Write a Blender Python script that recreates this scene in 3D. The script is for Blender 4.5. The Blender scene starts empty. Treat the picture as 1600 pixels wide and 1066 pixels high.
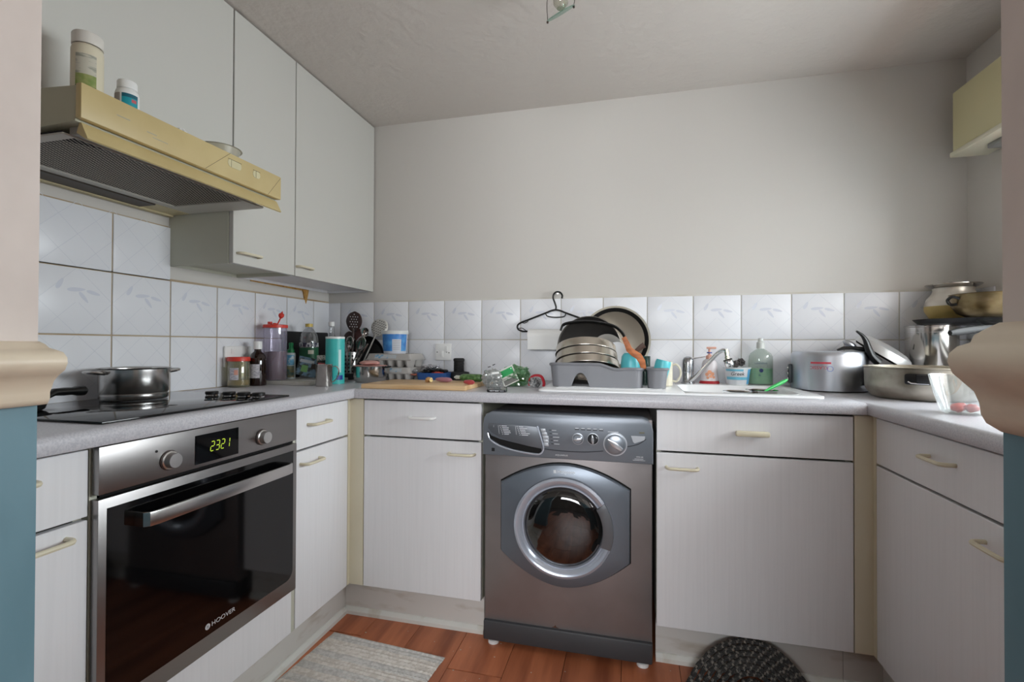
import bpy, bmesh, math, random
from mathutils import Vector, Matrix, noise
random.seed(7)
S = bpy.context.scene
COL = S.collection
PI = math.pi

# ---------------------------------------------------------------- camera
CX, CD, CZ, YAW, PIT, ROLL, F = 1.6066, 2.312, 1.0879, .2428, .0086, .0034, 752.13
def ray(u, v):
    a, b = (u-800)/F, (v-533)/F
    c, s = math.cos(ROLL), math.sin(ROLL); a, b = c*a+s*b, -s*a+c*b
    x, y, z = a, -b, 1.0
    c, s = math.cos(PIT), math.sin(PIT); z, y = c*z-s*y, s*z+c*y
    c, s = math.cos(YAW), math.sin(YAW)
    return Vector((c*x-s*z, s*x+c*z, y))
EYE = Vector((CX, -CD, CZ))
def on(ax, val, u, v):
    r = ray(u, v); return EYE + r*((val-EYE[ax])/r[ax])
def wx(u, y, v=575): return on(1, y, u, v).x           # x of a pixel column on the plane at depth y
def wz(u, v, y): return on(1, y, u, v).z
def pxm(u, y): return (y+CD)/ray(u, 575).y/F            # metres per pixel there
cd = bpy.data.cameras.new('camera'); cam = bpy.data.objects.new('camera', cd); COL.objects.link(cam)
fw = ray(800, 533).normalized(); rt = (ray(801, 533)-ray(800, 533)).normalized(); up = rt.cross(fw)
m = Matrix((rt, up, -fw)).transposed().to_4x4(); m.translation = EYE
cam.matrix_world = m
cd.sensor_width = 36; cd.lens = 36*F/1600; cd.clip_start = .02
S.camera = cam

# ---------------------------------------------------------------- light
W = bpy.data.worlds.new('sky'); S.world = W; W.use_nodes = True
bg = W.node_tree.nodes['Background']; bg.inputs[0].default_value = (.93, .965, 1.0, 1); bg.inputs[1].default_value = 20.0
def portal(name, loc, rot, sx, sy):
    l = bpy.data.lights.new(name, 'AREA'); l.shape = 'RECTANGLE'; l.size = sx; l.size_y = sy; l.cycles.is_portal = True
    o = bpy.data.objects.new(name, l); COL.objects.link(o); o.location = loc; o.rotation_euler = rot
XW, H, ZW = 2.9155, 2.252, .915
WY0, WY1, WZ0, WZ1 = -1.7, -.36, 1.0, 1.66            # window in the right wall
portal('window_daylight', (XW+.06, (WY0+WY1)/2, (WZ0+WZ1)/2), (0, PI/2, 0), WZ1-WZ0, WY1-WY0)
HB = -5.2                                               # far wall of the room behind the camera
portal('hall_fill_portal', (1.6, HB-.06, 1.6), (PI/2, 0, 0), 1.9, .8)  # fill light through an invented opening in the unseen far wall
S.view_settings.view_transform = 'Standard'; S.view_settings.look = 'None'
S.view_settings.gamma = 1; S.view_settings.use_curve_mapping = False
S.view_settings.exposure = 0.0

# ---------------------------------------------------------------- materials
def lin(c):
    return tuple(((x/255)/12.92 if x/255 <= .04045 else ((x/255+.055)/1.055)**2.4) for x in c)
MATS = {}
def mat(name, rgb, rough=.5, metal=0, spec=.5, bump=None, var=None, coat=0, emit=0, rand=0, trans=0):
    """bump=(scale(xyz), strength, distance); var=(rgb2, scale(xyz), lo, hi)"""
    if name in MATS: return MATS[name]
    M = bpy.data.materials.new(name); M.use_nodes = True; MATS[name] = M
    nt = M.node_tree; N = nt.nodes; L = nt.links; P = N['Principled BSDF']
    P.inputs['Base Color'].default_value = (*lin(rgb), 1); P.inputs['Roughness'].default_value = rough
    P.inputs['Metallic'].default_value = metal; P.inputs['Specular IOR Level'].default_value = spec
    P.inputs['Coat Weight'].default_value = coat
    P.inputs['Transmission Weight'].default_value = trans
    if emit: P.inputs['Emission Color'].default_value = (*lin(rgb), 1); P.inputs['Emission Strength'].default_value = emit
    tc = N.new('ShaderNodeTexCoord')
    def nz(scale, detail=4):
        mp = N.new('ShaderNodeMapping'); mp.inputs['Scale'].default_value = scale; L.new(tc.outputs['Object'], mp.inputs[0])
        n = N.new('ShaderNodeTexNoise'); n.inputs['Scale'].default_value = 1; n.inputs['Detail'].default_value = detail
        L.new(mp.outputs[0], n.inputs['Vector']); return n
    if var:
        n = nz(var[1]); r = N.new('ShaderNodeValToRGB'); L.new(n.outputs['Fac'], r.inputs[0])
        r.color_ramp.elements[0].position = var[2]; r.color_ramp.elements[1].position = var[3]
        r.color_ramp.elements[0].color = (*lin(rgb), 1); r.color_ramp.elements[1].color = (*lin(var[0]), 1)
        out = r.outputs[0]
        if rand:
            oi = N.new('ShaderNodeObjectInfo'); hs = N.new('ShaderNodeHueSaturation'); mr = N.new('ShaderNodeMapRange')
            mr.inputs[3].default_value = 1-rand; mr.inputs[4].default_value = 1+rand
            L.new(oi.outputs['Random'], mr.inputs[0]); L.new(mr.outputs[0], hs.inputs['Value']); L.new(out, hs.inputs['Color']); out = hs.outputs[0]
        L.new(out, P.inputs['Base Color'])
    if bump:
        n = nz(bump[0]); b = N.new('ShaderNodeBump'); b.inputs['Strength'].default_value = bump[1]; b.inputs['Distance'].default_value = bump[2]
        L.new(n.outputs['Fac'], b.inputs['Height']); L.new(b.outputs[0], P.inputs['Normal'])
    return M
def clear(name, rgb, gloss=.08, haze=.0, hazergb=(230, 230, 230), rough=.03):
    """thin clear glass or plastic: tinted transparency + reflection + a little milky diffuse"""
    if name in MATS: return MATS[name]
    M = bpy.data.materials.new(name); M.use_nodes = True; MATS[name] = M
    nt = M.node_tree; N = nt.nodes; L = nt.links; N.clear()
    o = N.new('ShaderNodeOutputMaterial'); t = N.new('ShaderNodeBsdfTransparent'); t.inputs[0].default_value = (*lin(rgb), 1)
    d = N.new('ShaderNodeBsdfDiffuse'); d.inputs[0].default_value = (*lin(hazergb), 1)
    g = N.new('ShaderNodeBsdfGlossy'); g.inputs['Roughness'].default_value = rough
    a = N.new('ShaderNodeMixShader'); a.inputs[0].default_value = haze; L.new(t.outputs[0], a.inputs[1]); L.new(d.outputs[0], a.inputs[2])
    lw = N.new('ShaderNodeLayerWeight'); lw.inputs[0].default_value = .25
    mr = N.new('ShaderNodeMapRange'); mr.inputs[3].default_value = gloss; mr.inputs[4].default_value = min(1, gloss+.5); L.new(lw.outputs['Facing'], mr.inputs[0])
    b = N.new('ShaderNodeMixShader'); L.new(mr.outputs[0], b.inputs[0]); L.new(a.outputs[0], b.inputs[1]); L.new(g.outputs[0], b.inputs[2])
    L.new(b.outputs[0], o.inputs[0]); return M

plaster = mat('wall_paint', (204, 200, 194), .85, bump=((35, 35, 35), .12, .004))
ceilm = mat('textured_ceiling', (202, 195, 188), .9, bump=((22, 22, 22), .45, .012))
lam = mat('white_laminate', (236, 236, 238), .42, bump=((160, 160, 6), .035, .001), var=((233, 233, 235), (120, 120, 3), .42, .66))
lamu = mat('dimmed_laminate', (203, 202, 196), .45, bump=((160, 160, 6), .03, .001))  # greyer copy of the white laminate; weaker light high up put into the colour
lamy = mat('yellowed_laminate', (226, 219, 196), .5, var=((214, 205, 178), (3, 3, 2), .35, .7))
carc = mat('cabinet_side', (196, 196, 180), .55)
handlem = mat('cream_handle', (222, 214, 188), .4)
handlew = mat('white_handle', (240, 240, 238), .3)
plinthm = mat('plinth_board', (214, 211, 206), .5, var=((176, 164, 146), (6, 6, 22), .55, .8))
skirtm = mat('white_sealing_strip', (226, 226, 220), .45, var=((190, 180, 158), (9, 9, 3), .55, .75))
work = mat('grey_worktop', (208, 207, 212), .3, var=((190, 190, 197), (260, 260, 260), .4, .62))
tilem = mat('white_tile', (230, 231, 235), .3, spec=.35, bump=((9, 9, 9), .03, .002))
tileleaf = mat('tile_print', (213, 216, 226), .3)
tileline = mat('tile_relief_line', (220, 222, 229), .25)
grout = mat('grout', (186, 170, 146), .9, var=((160, 134, 100), (4, 4, 4), .42, .68))
groutw = mat('pale_grout', (206, 203, 196), .9, var=((188, 180, 164), (5, 5, 5), .45, .7))
steel = mat('brushed_steel', (200, 198, 196), .24, 1)
steeld = mat('oven_steel', (150, 147, 146), .34, 1, bump=((4, 4, 400), .04, .0004))
chrome = mat('chrome', (226, 226, 228), .09, 1)
alum = mat('aluminium', (196, 199, 206), .36, 1)
alumold = mat('worn_aluminium', (190, 184, 172), .42, 1, var=((150, 142, 128), (14, 14, 14), .4, .7))
blk = mat('black_plastic', (16, 16, 17), .38)
blkg = mat('black_gloss', (6, 6, 7), .06)
blkr = mat('black_rubber', (20, 20, 21), .65)
white = mat('white_plastic', (236, 236, 234), .35)
sinkm = mat('white_acrylic', (242, 243, 244), .22)
hoodm = mat('yellowed_hood', (204, 186, 136), .45, var=((190, 170, 120), (3, 5, 5), .35, .7))
hoodside = mat('hood_side', (176, 174, 152), .5)
hoodgrey = mat('hood_grey', (150, 148, 142), .5)
dark = mat('dark_void', (9, 8, 8), .9)
brownd = mat('greasy_brown', (52, 42, 32), .5)
woodf = mat('floor_board', (198, 120, 82), .42, var=((152, 84, 54), (16, 1.6, 16), .38, .66), rand=.14, bump=((40, 3, 40), .05, .001))
jointm = mat('floor_gap', (40, 24, 18), .9)

# ---------------------------------------------------------------- mesh helpers
def box(bm, x0, x1, y0, y1, z0, z1, bev=0, mi=0, M=None, seg=2):
    b = bmesh.new() if bev else bm
    vs = [b.verts.new((x, y, z)) for z in (z0, z1) for y in (y0, y1) for x in (x0, x1)]
    fs = [b.faces.new([vs[i] for i in f]) for f in ((0, 2, 3, 1), (4, 5, 7, 6), (0, 1, 5, 4), (2, 6, 7, 3), (1, 3, 7, 5), (0, 4, 6, 2))]
    if bev:
        bmesh.ops.bevel(b, geom=b.edges[:], offset=bev, segments=seg, profile=.5, affect='EDGES')
        merge(bm, b, mi, M); return
    for f in fs: f.material_index = mi
    if M: bmesh.ops.transform(bm, matrix=M, verts=vs)
def merge(bm, b, mi=None, M=None):
    mp = {}
    for v in b.verts: mp[v] = bm.verts.new(M @ v.co if M else v.co)
    for f in b.faces:
        try: g = bm.faces.new([mp[v] for v in f.verts])
        except ValueError: continue
        g.material_index = f.material_index if mi is None else mi
    b.free()
def lathe(bm, prof, seg=32, M=None, mi=0, sx=1, sy=1):
    rings = []
    for r, z in prof:
        if r < 1e-6: co = [Vector((0, 0, z))]
        else: co = [Vector((sx*r*math.cos(2*PI*i/seg), sy*r*math.sin(2*PI*i/seg), z)) for i in range(seg)]
        rings.append([bm.verts.new(M @ c if M else c) for c in co])
    for a, b in zip(rings, rings[1:]):
        for i in range(seg):
            j = (i+1) % seg
            if len(a) == 1 and len(b) == 1: break
            if len(a) == 1: f = bm.faces.new((a[0], b[j], b[i]))
            elif len(b) == 1: f = bm.faces.new((a[i], a[j], b[0]))
            else: f = bm.faces.new((a[i], a[j], b[j], b[i]))
            f.material_index = mi
    bm.normal_update()
def tube(bm, pts, r, seg=8, closed=False, M=None, mi=0, flat=1.0):
    pts = [Vector(p) for p in pts]; n = len(pts); rings = []; rs = r if isinstance(r, (list, tuple)) else [r]*n
    nrm = None
    for i, p in enumerate(pts):
        a = pts[i-1] if (i or closed) else p; c = pts[(i+1) % n] if (i < n-1 or closed) else p
        t = (c-a).normalized()
        if nrm is None: nrm = t.orthogonal() if abs(t.z) > .9 else t.cross(Vector((0, 0, 1)))
        nrm = (nrm-t*nrm.dot(t)).normalized(); bn = t.cross(nrm)
        ring = [p+nrm*(rs[i]*math.cos(2*PI*k/seg))+bn*(rs[i]*flat*math.sin(2*PI*k/seg)) for k in range(seg)]
        rings.append([bm.verts.new(M @ q if M else q) for q in ring])
    for i in range(n if closed else n-1):
        a, b = rings[i], rings[(i+1) % n]
        for k in range(seg):
            f = bm.faces.new((a[k], a[(k+1) % seg], b[(k+1) % seg], b[k])); f.material_index = mi
    if not closed:
        for q in (rings[0][::-1], rings[-1]):
            f = bm.faces.new(q); f.material_index = mi
def smoothpts(pts, n=6, closed=False):
    pts = [Vector(p) for p in pts]; out = []; N = len(pts)
    for i in range(N if closed else N-1):
        g = lambda k: pts[k % N] if closed else pts[max(0, min(N-1, k))]
        p0, p1, p2, p3 = g(i-1), g(i), g(i+1), g(i+2)
        for k in range(n):
            t = k/n
            out.append(.5*((2*p1)+(p2-p0)*t+(2*p0-5*p1+4*p2-p3)*t*t+(3*p1-p0-3*p2+p3)*t**3))
    if not closed: out.append(pts[-1])
    return out
def prism(bm, poly, a, b, axis='y', mi=0, bev=0, M=None):
    """extrude a 2D outline: axis y -> poly is (x,z); x -> (y,z); z -> (x,y)"""
    t = bmesh.new()
    def co(p, h): return {'y': (p[0], h, p[1]), 'x': (h, p[0], p[1]), 'z': (p[0], p[1], h)}[axis]
    A = [t.verts.new(co(p, a)) for p in poly]; B = [t.verts.new(co(p, b)) for p in poly]
    n = len(poly); fa = t.faces.new(A); fb = t.faces.new(B[::-1])
    for i in range(n): t.faces.new((A[i], B[i], B[(i+1) % n], A[(i+1) % n]))
    bmesh.ops.recalc_face_normals(t, faces=t.faces[:])
    if bev: bmesh.ops.bevel(t, geom=list(fa.edges)+list(fb.edges), offset=bev, segments=2, profile=.5, affect='EDGES')
    merge(bm, t, mi, M)
def rrect(x0, x1, y0, y1, r, n=5):
    out = []
    for cx, cy, a in ((x1-r, y1-r, 0), (x0+r, y1-r, 90), (x0+r, y0+r, 180), (x1-r, y0+r, 270)):
        for k in range(n+1):
            t = math.radians(a+90*k/n); out.append((cx+r*math.cos(t), cy+r*math.sin(t)))
    return out
def blob(bm, c, r, seed=0, amp=.25, freq=2.0, sub=3, M=None, mi=0, floor=None, ridge=0):
    t = bmesh.new(); bmesh.ops.create_icosphere(t, subdivisions=sub, radius=1)
    for v in t.verts:
        d = 1+amp*noise.noise(v.co*freq+Vector((seed*7.3, seed*3.1, 0)))
        if ridge: q = v.co*freq*1.9+Vector((seed*3.3, 1, seed)); d += ridge*(.35-abs(noise.noise(q))*1.6+.5*noise.noise(q*2.3))
        v.co = Vector((v.co.x*r[0]*d, v.co.y*r[1]*d, v.co.z*r[2]*d))+Vector(c)
        if floor is not None and v.co.z < floor: v.co.z = floor
    merge(bm, t, mi, M)
def mk(name, bm, mats, parent=None, world=False, ang=35, recalc=True):
    if world and parent is not None: bmesh.ops.translate(bm, verts=bm.verts[:], vec=-Vector(parent.location))
    if recalc: bmesh.ops.recalc_face_normals(bm, faces=bm.faces[:])
    me = bpy.data.meshes.new(name); bm.to_mesh(me); bm.free()
    for q in (mats if isinstance(mats, (list, tuple)) else [mats]): me.materials.append(q)
    for p in me.polygons: p.use_smooth = True
    me.set_sharp_from_angle(angle=math.radians(ang))
    o = bpy.data.objects.new(name, me); COL.objects.link(o)
    if parent is not None: o.parent = parent
    return o
def tag(o, label=None, cat=None, group=None, kind=None):
    if label: o['label'] = label
    if cat: o['category'] = cat
    if group: o['group'] = group
    if kind: o['kind'] = kind
    return o
def thing(name, label, cat, loc=(0, 0, 0), group=None, rot=None):
    o = bpy.data.objects.new(name, None); COL.objects.link(o); o.location = loc; o.empty_display_size = .05
    if rot: o.rotation_euler = rot
    return tag(o, label, cat, group)
def struct(o): o['kind'] = 'structure'; return o
def nb(): return bmesh.new()
def text(parent, s, size, material, M, wrap=None, name='lettering', extrude=.0004, sx=1, shear=0):
    c = bpy.data.curves.new(name, 'FONT'); c.body = s; c.size = size; c.align_x = 'CENTER'; c.align_y = 'CENTER'; c.extrude = extrude
    c.resolution_u = 3; c.shear = shear
    o = bpy.data.objects.new('tmp', c); COL.objects.link(o); bpy.context.view_layer.update()
    me = bpy.data.meshes.new_from_object(o.evaluated_get(bpy.context.evaluated_depsgraph_get()))
    bpy.data.objects.remove(o)
    for v in me.vertices:
        x, y, z = v.co; x *= sx
        if wrap: v.co = M @ Vector(((wrap+z)*math.sin(x/wrap), -(wrap+z)*math.cos(x/wrap), y))
        else: v.co = M @ Vector((x, -z, y))                    # stands in the xz plane, faces -y
    me.materials.clear(); me.materials.append(material); me.name = name
    q = bpy.data.objects.new(name, me); COL.objects.link(q); q.parent = parent; return q
def facing(x, y): return math.atan2(CX-x, -CD-y)+0           # unused angle helper
def toward(x, y):                                            # rotation about z that turns -y towards the camera
    return Matrix.Rotation(math.atan2(-(CX-x), -(-CD-y))*-1 if 0 else math.atan2((CX-x), -(-CD-y)), 4, 'Z')
T = Matrix.Translation
def R(a, ax): return Matrix.Rotation(math.radians(a), 4, ax)

# ================================================================ STRUCTURE
def simple(name, bx, m, kind=True):
    b = nb()
    for q in (bx if isinstance(bx[0], (tuple, list)) else [bx]): box(b, *q)
    o = mk(name, b, m)
    return struct(o) if kind else o
wall_back = simple('wall_back', (-.1, XW+.1, 0, .1, -.05, H+.1), plaster)
wall_left = simple('wall_left', (-.1, 0, -2.02, 0, -.05, H+.1), plaster)
wall_right = simple('wall_right', [(XW, XW+.12, -2.02, WY0, -.05, H+.1), (XW, XW+.12, WY1, 0, -.05, H+.1),
                                   (XW, XW+.12, WY0, WY1, -.05, WZ0), (XW, XW+.12, WY0, WY1, WZ1, H+.1)], plaster)
ceiling = simple('ceiling', (-.1, XW+.1, -2.02, .1, H, H+.1), ceilm)
# floor: base + single boards
floor = simple('floor', [(-.6, 3.9, HB, .05, -.05, -.004)], jointm)
pb = nb(); box(pb, 0, .1885, 0, 1.196, -.004, 0, .0006, seg=1)
plank = mk('floor_board', pb, woodf, floor)
first = True
for i in range(-5, 15):
    x = 1.0058+.19*(i-1)
    if x < -.6 or x > 3.7: continue
    y = -.35-((i*.43) % 1.2)+1.2
    while y > HB:
        y -= 1.2
        if y+1.2 < HB+.1 or y > -.45 or y < -3.9: continue
        if first: o = plank; first = False
        else: o = plank.copy(); COL.objects.link(o)
        o.location = (x+.0008, y, 0)
# wall between kitchen and the room the camera stands in: doorway, two paints, dado rail
JL, JR, YW0, YW1, DH = .935, 1.8605, -2.02, -1.9, 2.14
cream = mat('jamb_cream_paint', (204, 192, 184), .6, var=((186, 172, 164), (8, 8, 5), .4, .75))
blue = mat('jamb_blue_paint', (100, 134, 146), .55, var=((86, 120, 132), (10, 10, 4), .4, .7))
railm = mat('dado_rail_paint', (214, 200, 178), .45, var=((192, 174, 152), (12, 12, 30), .5, .8))
def frontwall(name, x0, x1, zr):
    b = nb(); box(b, x0, x1, YW0, YW1, -.05, zr, mi=0); box(b, x0, x1, YW0, YW1, zr, H+.1, mi=1); return struct(mk(name, b, [blue, cream]))
wfl = frontwall('wall_front_left', -.6, JL, 1.03); wfr = frontwall('wall_front_right', JR, 3.9, 1.045)
b = nb(); box(b, JL, JR, YW0, YW1, DH, H+.1); struct(mk('wall_front_lintel', b, cream))
def rail(name, pts, x, sgn, xend):
    b = nb()
    poly = [(x, pts[0][1])]+[(x+sgn*d, z) for d, z in pts]+[(x, pts[-1][1])]
    prism(b, poly, YW0-.034, YW1, 'y')
    poly2 = [(YW0, pts[0][1])]+[(YW0-d, z) for d, z in pts]+[(YW0, pts[-1][1])]
    prism(b, poly2, xend, x, 'x')
    return struct(mk(name, b, railm, ang=55))
rl = [(0.001, 1.016), (.016, 1.018), (.02, 1.024), (.02, 1.032), (.023, 1.038), (.026, 1.045), (.034, 1.052), (.043, 1.058), (.047, 1.066), (.046, 1.072), (.04, 1.078), (.028, 1.081), (.018, 1.083), (.012, 1.087), (.002, 1.0905)]
rail('trim_1', rl, JL, 1, -.5)
rr = [(.001, 1.028), (.01, 1.034), (.013, 1.04), (.014, 1.048), (.017, 1.056), (.024, 1.063), (.03, 1.069), (.033, 1.077), (.032, 1.083), (.027, 1.088), (.019, 1.091), (.017, 1.096), (.011, 1.1), (.002, 1.105)]
rail('trim_2', rr, JR, -1, 3.7)
# unseen room behind the camera; opening in its back wall added for fill light
hallm = mat('hall_paint', (150, 142, 134), .85)
simple('wall_hall_left', (-.7, -.6, HB, YW0, -.05, 2.5), hallm)
simple('wall_hall_right', (3.9, 4.0, HB, YW0, -.05, 2.5), hallm)
simple('ceiling_hall', (-.7, 4.0, HB, YW0, 2.4, 2.5), hallm)
simple('wall_hall_back', [(-.7, .65, HB-.1, HB, -.05, 2.5), (2.55, 4, HB-.1, HB, -.05, 2.5), (.65, 2.55, HB-.1, HB, -.05, 1.2), (.65, 2.55, HB-.1, HB, 2.0, 2.5)], hallm)
# window in the right wall
b = nb()
for q in ((WY0, WY0+.05, WZ0, WZ1), (WY1-.05, WY1, WZ0, WZ1), (WY0, WY1, WZ0, WZ0+.05), (WY0, WY1, WZ1-.05, WZ1), ((WY0+WY1)/2-.03, (WY0+WY1)/2+.03, WZ0, WZ1)):
    box(b, XW+.05, XW+.1, *q, .004)
win = struct(mk('window_1', b, white))
for k in range(2):
    b = nb(); y0 = WY0+.05 if k == 0 else (WY0+WY1)/2+.03
    box(b, XW+.072, XW+.076, y0, y0+(WY1-WY0)/2-.08, WZ0+.05, WZ1-.05)
    mk('pane', b, clear('window_glass', (250, 252, 252), .05), win)
b = nb(); box(b, XW-.05, XW+.05, WY0-.03, WY1+.03, WZ0-.022, WZ0, .004); mk('window_sill', b, white, win)

# ---------------------------------------------------------------- wall tiles
def tilemesh(name, w, h, leaf):
    b = nb(); g = .0022
    box(b, g, w-g, -.007, -.001, g, h-g, .0018, seg=2)
    if w > .15 and h > .15:
        for (ax, az, bx_, bz) in ((.0, .1, .1, .2), (.1, 0, .2, .1), (0, .1, .1, 0), (.1, .2, .2, .1), (.0, .0, .2, .2) if not leaf else (.0, .0, .1, .1), (.0, .2, .2, .0) if not leaf else (.1, .1, .2, .0)):
            d = Vector((bx_-ax, 0, bz-az)); p = Vector((ax, 0, az)); L = d.length; d /= L; n = Vector((-d.z, 0, d.x))*.0006
            a0 = p+d*.006; a1 = p+d*(L-.006); y = Vector((0, -.00712, 0))
            f = b.faces.new([b.verts.new(q+y) for q in (a0-n, a1-n, a1+n, a0+n)]); f.material_index = 2
        if leaf:
            for cx, cz, L, wd, a in ((.055, .148, .036, .013, 62), (.098, .134, .05, .012, 5), (.118, .112, .04, .011, -52), (.145, .128, .04, .011, -14)):
                a = math.radians(a); P = []
                for k in range(14):
                    t = 2*PI*k/14; u = L/2*math.cos(t); v = wd/2*math.sin(t)*(1-.25*math.cos(t)); P.append((cx+u*math.cos(a)-v*math.sin(a), -.00718, cz+u*math.sin(a)+v*math.cos(a)))
                f = b.faces.new([b.verts.new(q) for q in P]); f.material_index = 1
    return mk(name, b, [tilem, tileleaf, tileline], recalc=False)
protos = {}
def tile(parent, x, z, w, h, leaf, rot, loc):
    k = (round(w, 3), round(h, 3), leaf)
    if k not in protos:
        o = tilemesh('tile', w, h, leaf); protos[k] = o
    else: o = protos[k].copy(); COL.objects.link(o)
    o.parent = parent; o.rotation_euler = (0, 0, rot); o.location = loc
TZ = 1.3149; t0, tl0 = .0781, .1349
def edges(first, end, step=.2):
    e = [0.0]; v = first
    while v < end-.02: e.append(v); v += step
    e.append(end); return e
for a, c in zip(edges(t0, XW)[:-1], edges(t0, XW)[1:]):
    for r_ in (0, 1): tile(wall_back, 0, 0, c-a, .2, r_ == 0, 0, (a, 0, TZ-.2*(r_+1)))
for a, c in zip(edges(tl0, 1.9)[:-1], edges(tl0, 1.9)[1:]):
    for r_ in (-1, 0, 1):
        if r_ == -1 and a < .93: continue
        tile(wall_left, 0, 0, c-a, .2 if r_ >= 0 else .19, r_ == 0, PI/2, (0, -c, TZ-.2*(r_+1)))
for a, c in zip(edges(.16, 1.9)[:-1], edges(.16, 1.9)[1:]):
    for r_ in (0, 1):
        if c > .33: continue
        tile(wall_right, 0, 0, c-a, .2, r_ == 0, -PI/2, (XW, -a, TZ-.2*(r_+1)))
b = nb(); box(b, 0.0, XW, -.0035, 0, ZW, TZ+.006); mk('grout', b, groutw, wall_back)
b = nb(); box(b, 0, .0035, -1.9, 0, ZW, TZ+.006); box(b, 0, .0035, -1.9, -.9349, TZ, 1.507); mk('grout', b, grout, wall_left)
stain = mat('brown_drip', (190, 146, 74), .4, var=((150, 104, 44), (60, 60, 30), .4, .7))
b = nb()
prism(b, [(-.226, 1.366), (-.176, 1.366), (-.183, 1.335), (-.193, 1.305), (-.199, 1.292), (-.205, 1.305), (-.211, 1.33), (-.216, 1.35)], .0001, .009, 'x', bev=.002)
prism(b, [(-.56, 1.367), (-.22, 1.367), (-.22, 1.358), (-.35, 1.3595), (-.56, 1.362)], .0001, .004, 'x')
mk('drip_stain', b, stain, wall_left)

# ================================================================ KITCHEN UNITS
XL, YF, XR = .524, -.6074, 2.3285
ZDT, ZDB, ZB = .8696, .7296, .1406
ZWB = .878
def bow(p0, p1, out, r=.0052, n=5):
    p0, p1, out = Vector(p0), Vector(p1), Vector(out); d = (p1-p0).normalized()
    pts = [p0, p0+out*.55, p0+out*.9+d*.006, p0+out+d*.018, p1+out-d*.018, p1+out*.9-d*.006, p1+out*.55, p1]
    b = nb(); tube(b, smoothpts(pts, 3), r, 8); return b
def fronts(root, axis, a0, a1, face, drawer_h, door_h, hm=(None, None), zdt=ZDT, zb=ZB, th=.018, chunky=False):
    """drawer front and door. axis 'y': face is an x plane; axis 'x': face is a y plane"""
    g = .0015
    def panel(z0, z1):
        b = nb()
        if axis == 'y': box(b, face[0], face[1], a0+g, a1-g, z0, z1, .0015, seg=1)
        else: box(b, a0+g, a1-g, face[0], face[1], z0, z1, .0015, seg=1)
        return b
    out = face[2]
    for nm, z0, z1, h, m in (('drawer', ZDB+.0035, zdt, drawer_h, hm[0]), ('door', zb, ZDB-.0035, door_h, hm[1])):
        d = mk(nm, panel(z0, z1), lam, root, True)
        if h:
            (h0, h1, hz) = h
            if axis == 'y': bb = bow((face[3], h0, hz), (face[3], h1, hz), (out*.03, 0, 0))
            else:
                if chunky and nm == 'drawer':
                    bb = nb(); box(bb, h0, h1, face[3]-.034, face[3]-.016, hz-.009, hz+.009, .006); box(bb, h0+.008, h0+.022, face[3]-.018, face[3], hz-.006, hz+.006); box(bb, h1-.022, h1-.008, face[3]-.018, face[3], hz-.006, hz+.006)
                else: bb = bow((h0, face[3], hz), (h1, face[3], hz), (0, out*.03, 0))
            q = mk('handle', bb, m or handlem, d); q.data.transform(T(-Vector(root.location)))
def carcass(root, x0, x1, y0, y1, z0, z1, open_axis):
    b = nb(); t = .016
    box(b, x0, x1, y0, y1, z0, z0+t)
    if open_axis == 'y': box(b, x0, x0+t, y0, y1, z0+t, z1); box(b, x1-t, x1, y0, y1, z0+t, z1); box(b, x0+t, x1-t, y1-.006, y1, z0+t, z1)
    else:
        box(b, x0, x1, y0, y0+t, z0+t, z1); box(b, x0, x1, y1-t, y1, z0+t, z1)
        xb = (x0, x0+.006) if open_axis == 'x+' else (x1-.006, x1); box(b, *xb, y0+t, y1-t, z0+t, z1)
    return mk('carcass', b, carc, root, True)
# left run
def left_unit(name, label, y0, y1, dh, oh):
    r = thing(name, label, 'cabinet', (.3, (y0+y1)/2, 0), 'white base cabinets')
    carcass(r, .01, XL-.019, y0+.001, y1-.001, .14, .872, 'x+')
    fronts(r, 'y', y0, y1, (XL-.018, XL, 1, XL), dh, oh); return r
left_unit('base_cabinet', 'narrow white base cabinet with drawer, right of the oven', -.926, -.6234, (-.868, -.765, .812), (-.905, -.805, .684))
left_unit('base_cabinet', 'white base cabinet with drawer left of the oven, beside the doorway', -1.87, -1.557, (-1.76, -1.655, .829), (-1.7, -1.598, .701))
# oven housing
r = thing('oven_housing', 'white cabinet housing with plain panel below the built-in oven', 'cabinet', (.3, -1.25, 0))
b = nb(); box(b, .01, XL-.002, -1.5555, -1.5405, .14, .872); box(b, .01, XL-.002, -.9425, -.9275, .14, .872); box(b, .01, .5, -1.5405, -.9425, .14, .156); box(b, .01, .5, -1.5405, -.9425, .262, .278)
mk('carcass', b, carc, r, True)
b = nb(); box(b, XL-.018, XL, -1.5395, -.9435, ZB, .277, .0015, seg=1); mk('panel', b, lam, r, True)
# back run
def back_unit(name, label, x0, x1, dh, oh, hm=(None, None), chunky=False, group='white base cabinets'):
    r = thing(name, label, 'cabinet', ((x0+x1)/2, -.3, 0), group)
    carcass(r, x0+.001, x1-.001, YF+.019, -.01, .14, .872 if not chunky else .74, 'y')
    fronts(r, 'x', x0, x1, (YF, YF+.018, -1, YF), dh, oh, hm, chunky=chunky); return r
back_unit('base_cabinet', 'white base cabinet with white drawer handle, left of the washing machine', .5834, 1.0701, (.784, .885, .811), (.944, 1.044, .682), (handlew, None))
back_unit('sink_cabinet', 'wide white cabinet under the sink with chunky drawer handle', 1.6893, 2.2767, (1.933, 2.034, .806), (1.722, 1.821, .68), chunky=True)
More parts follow.
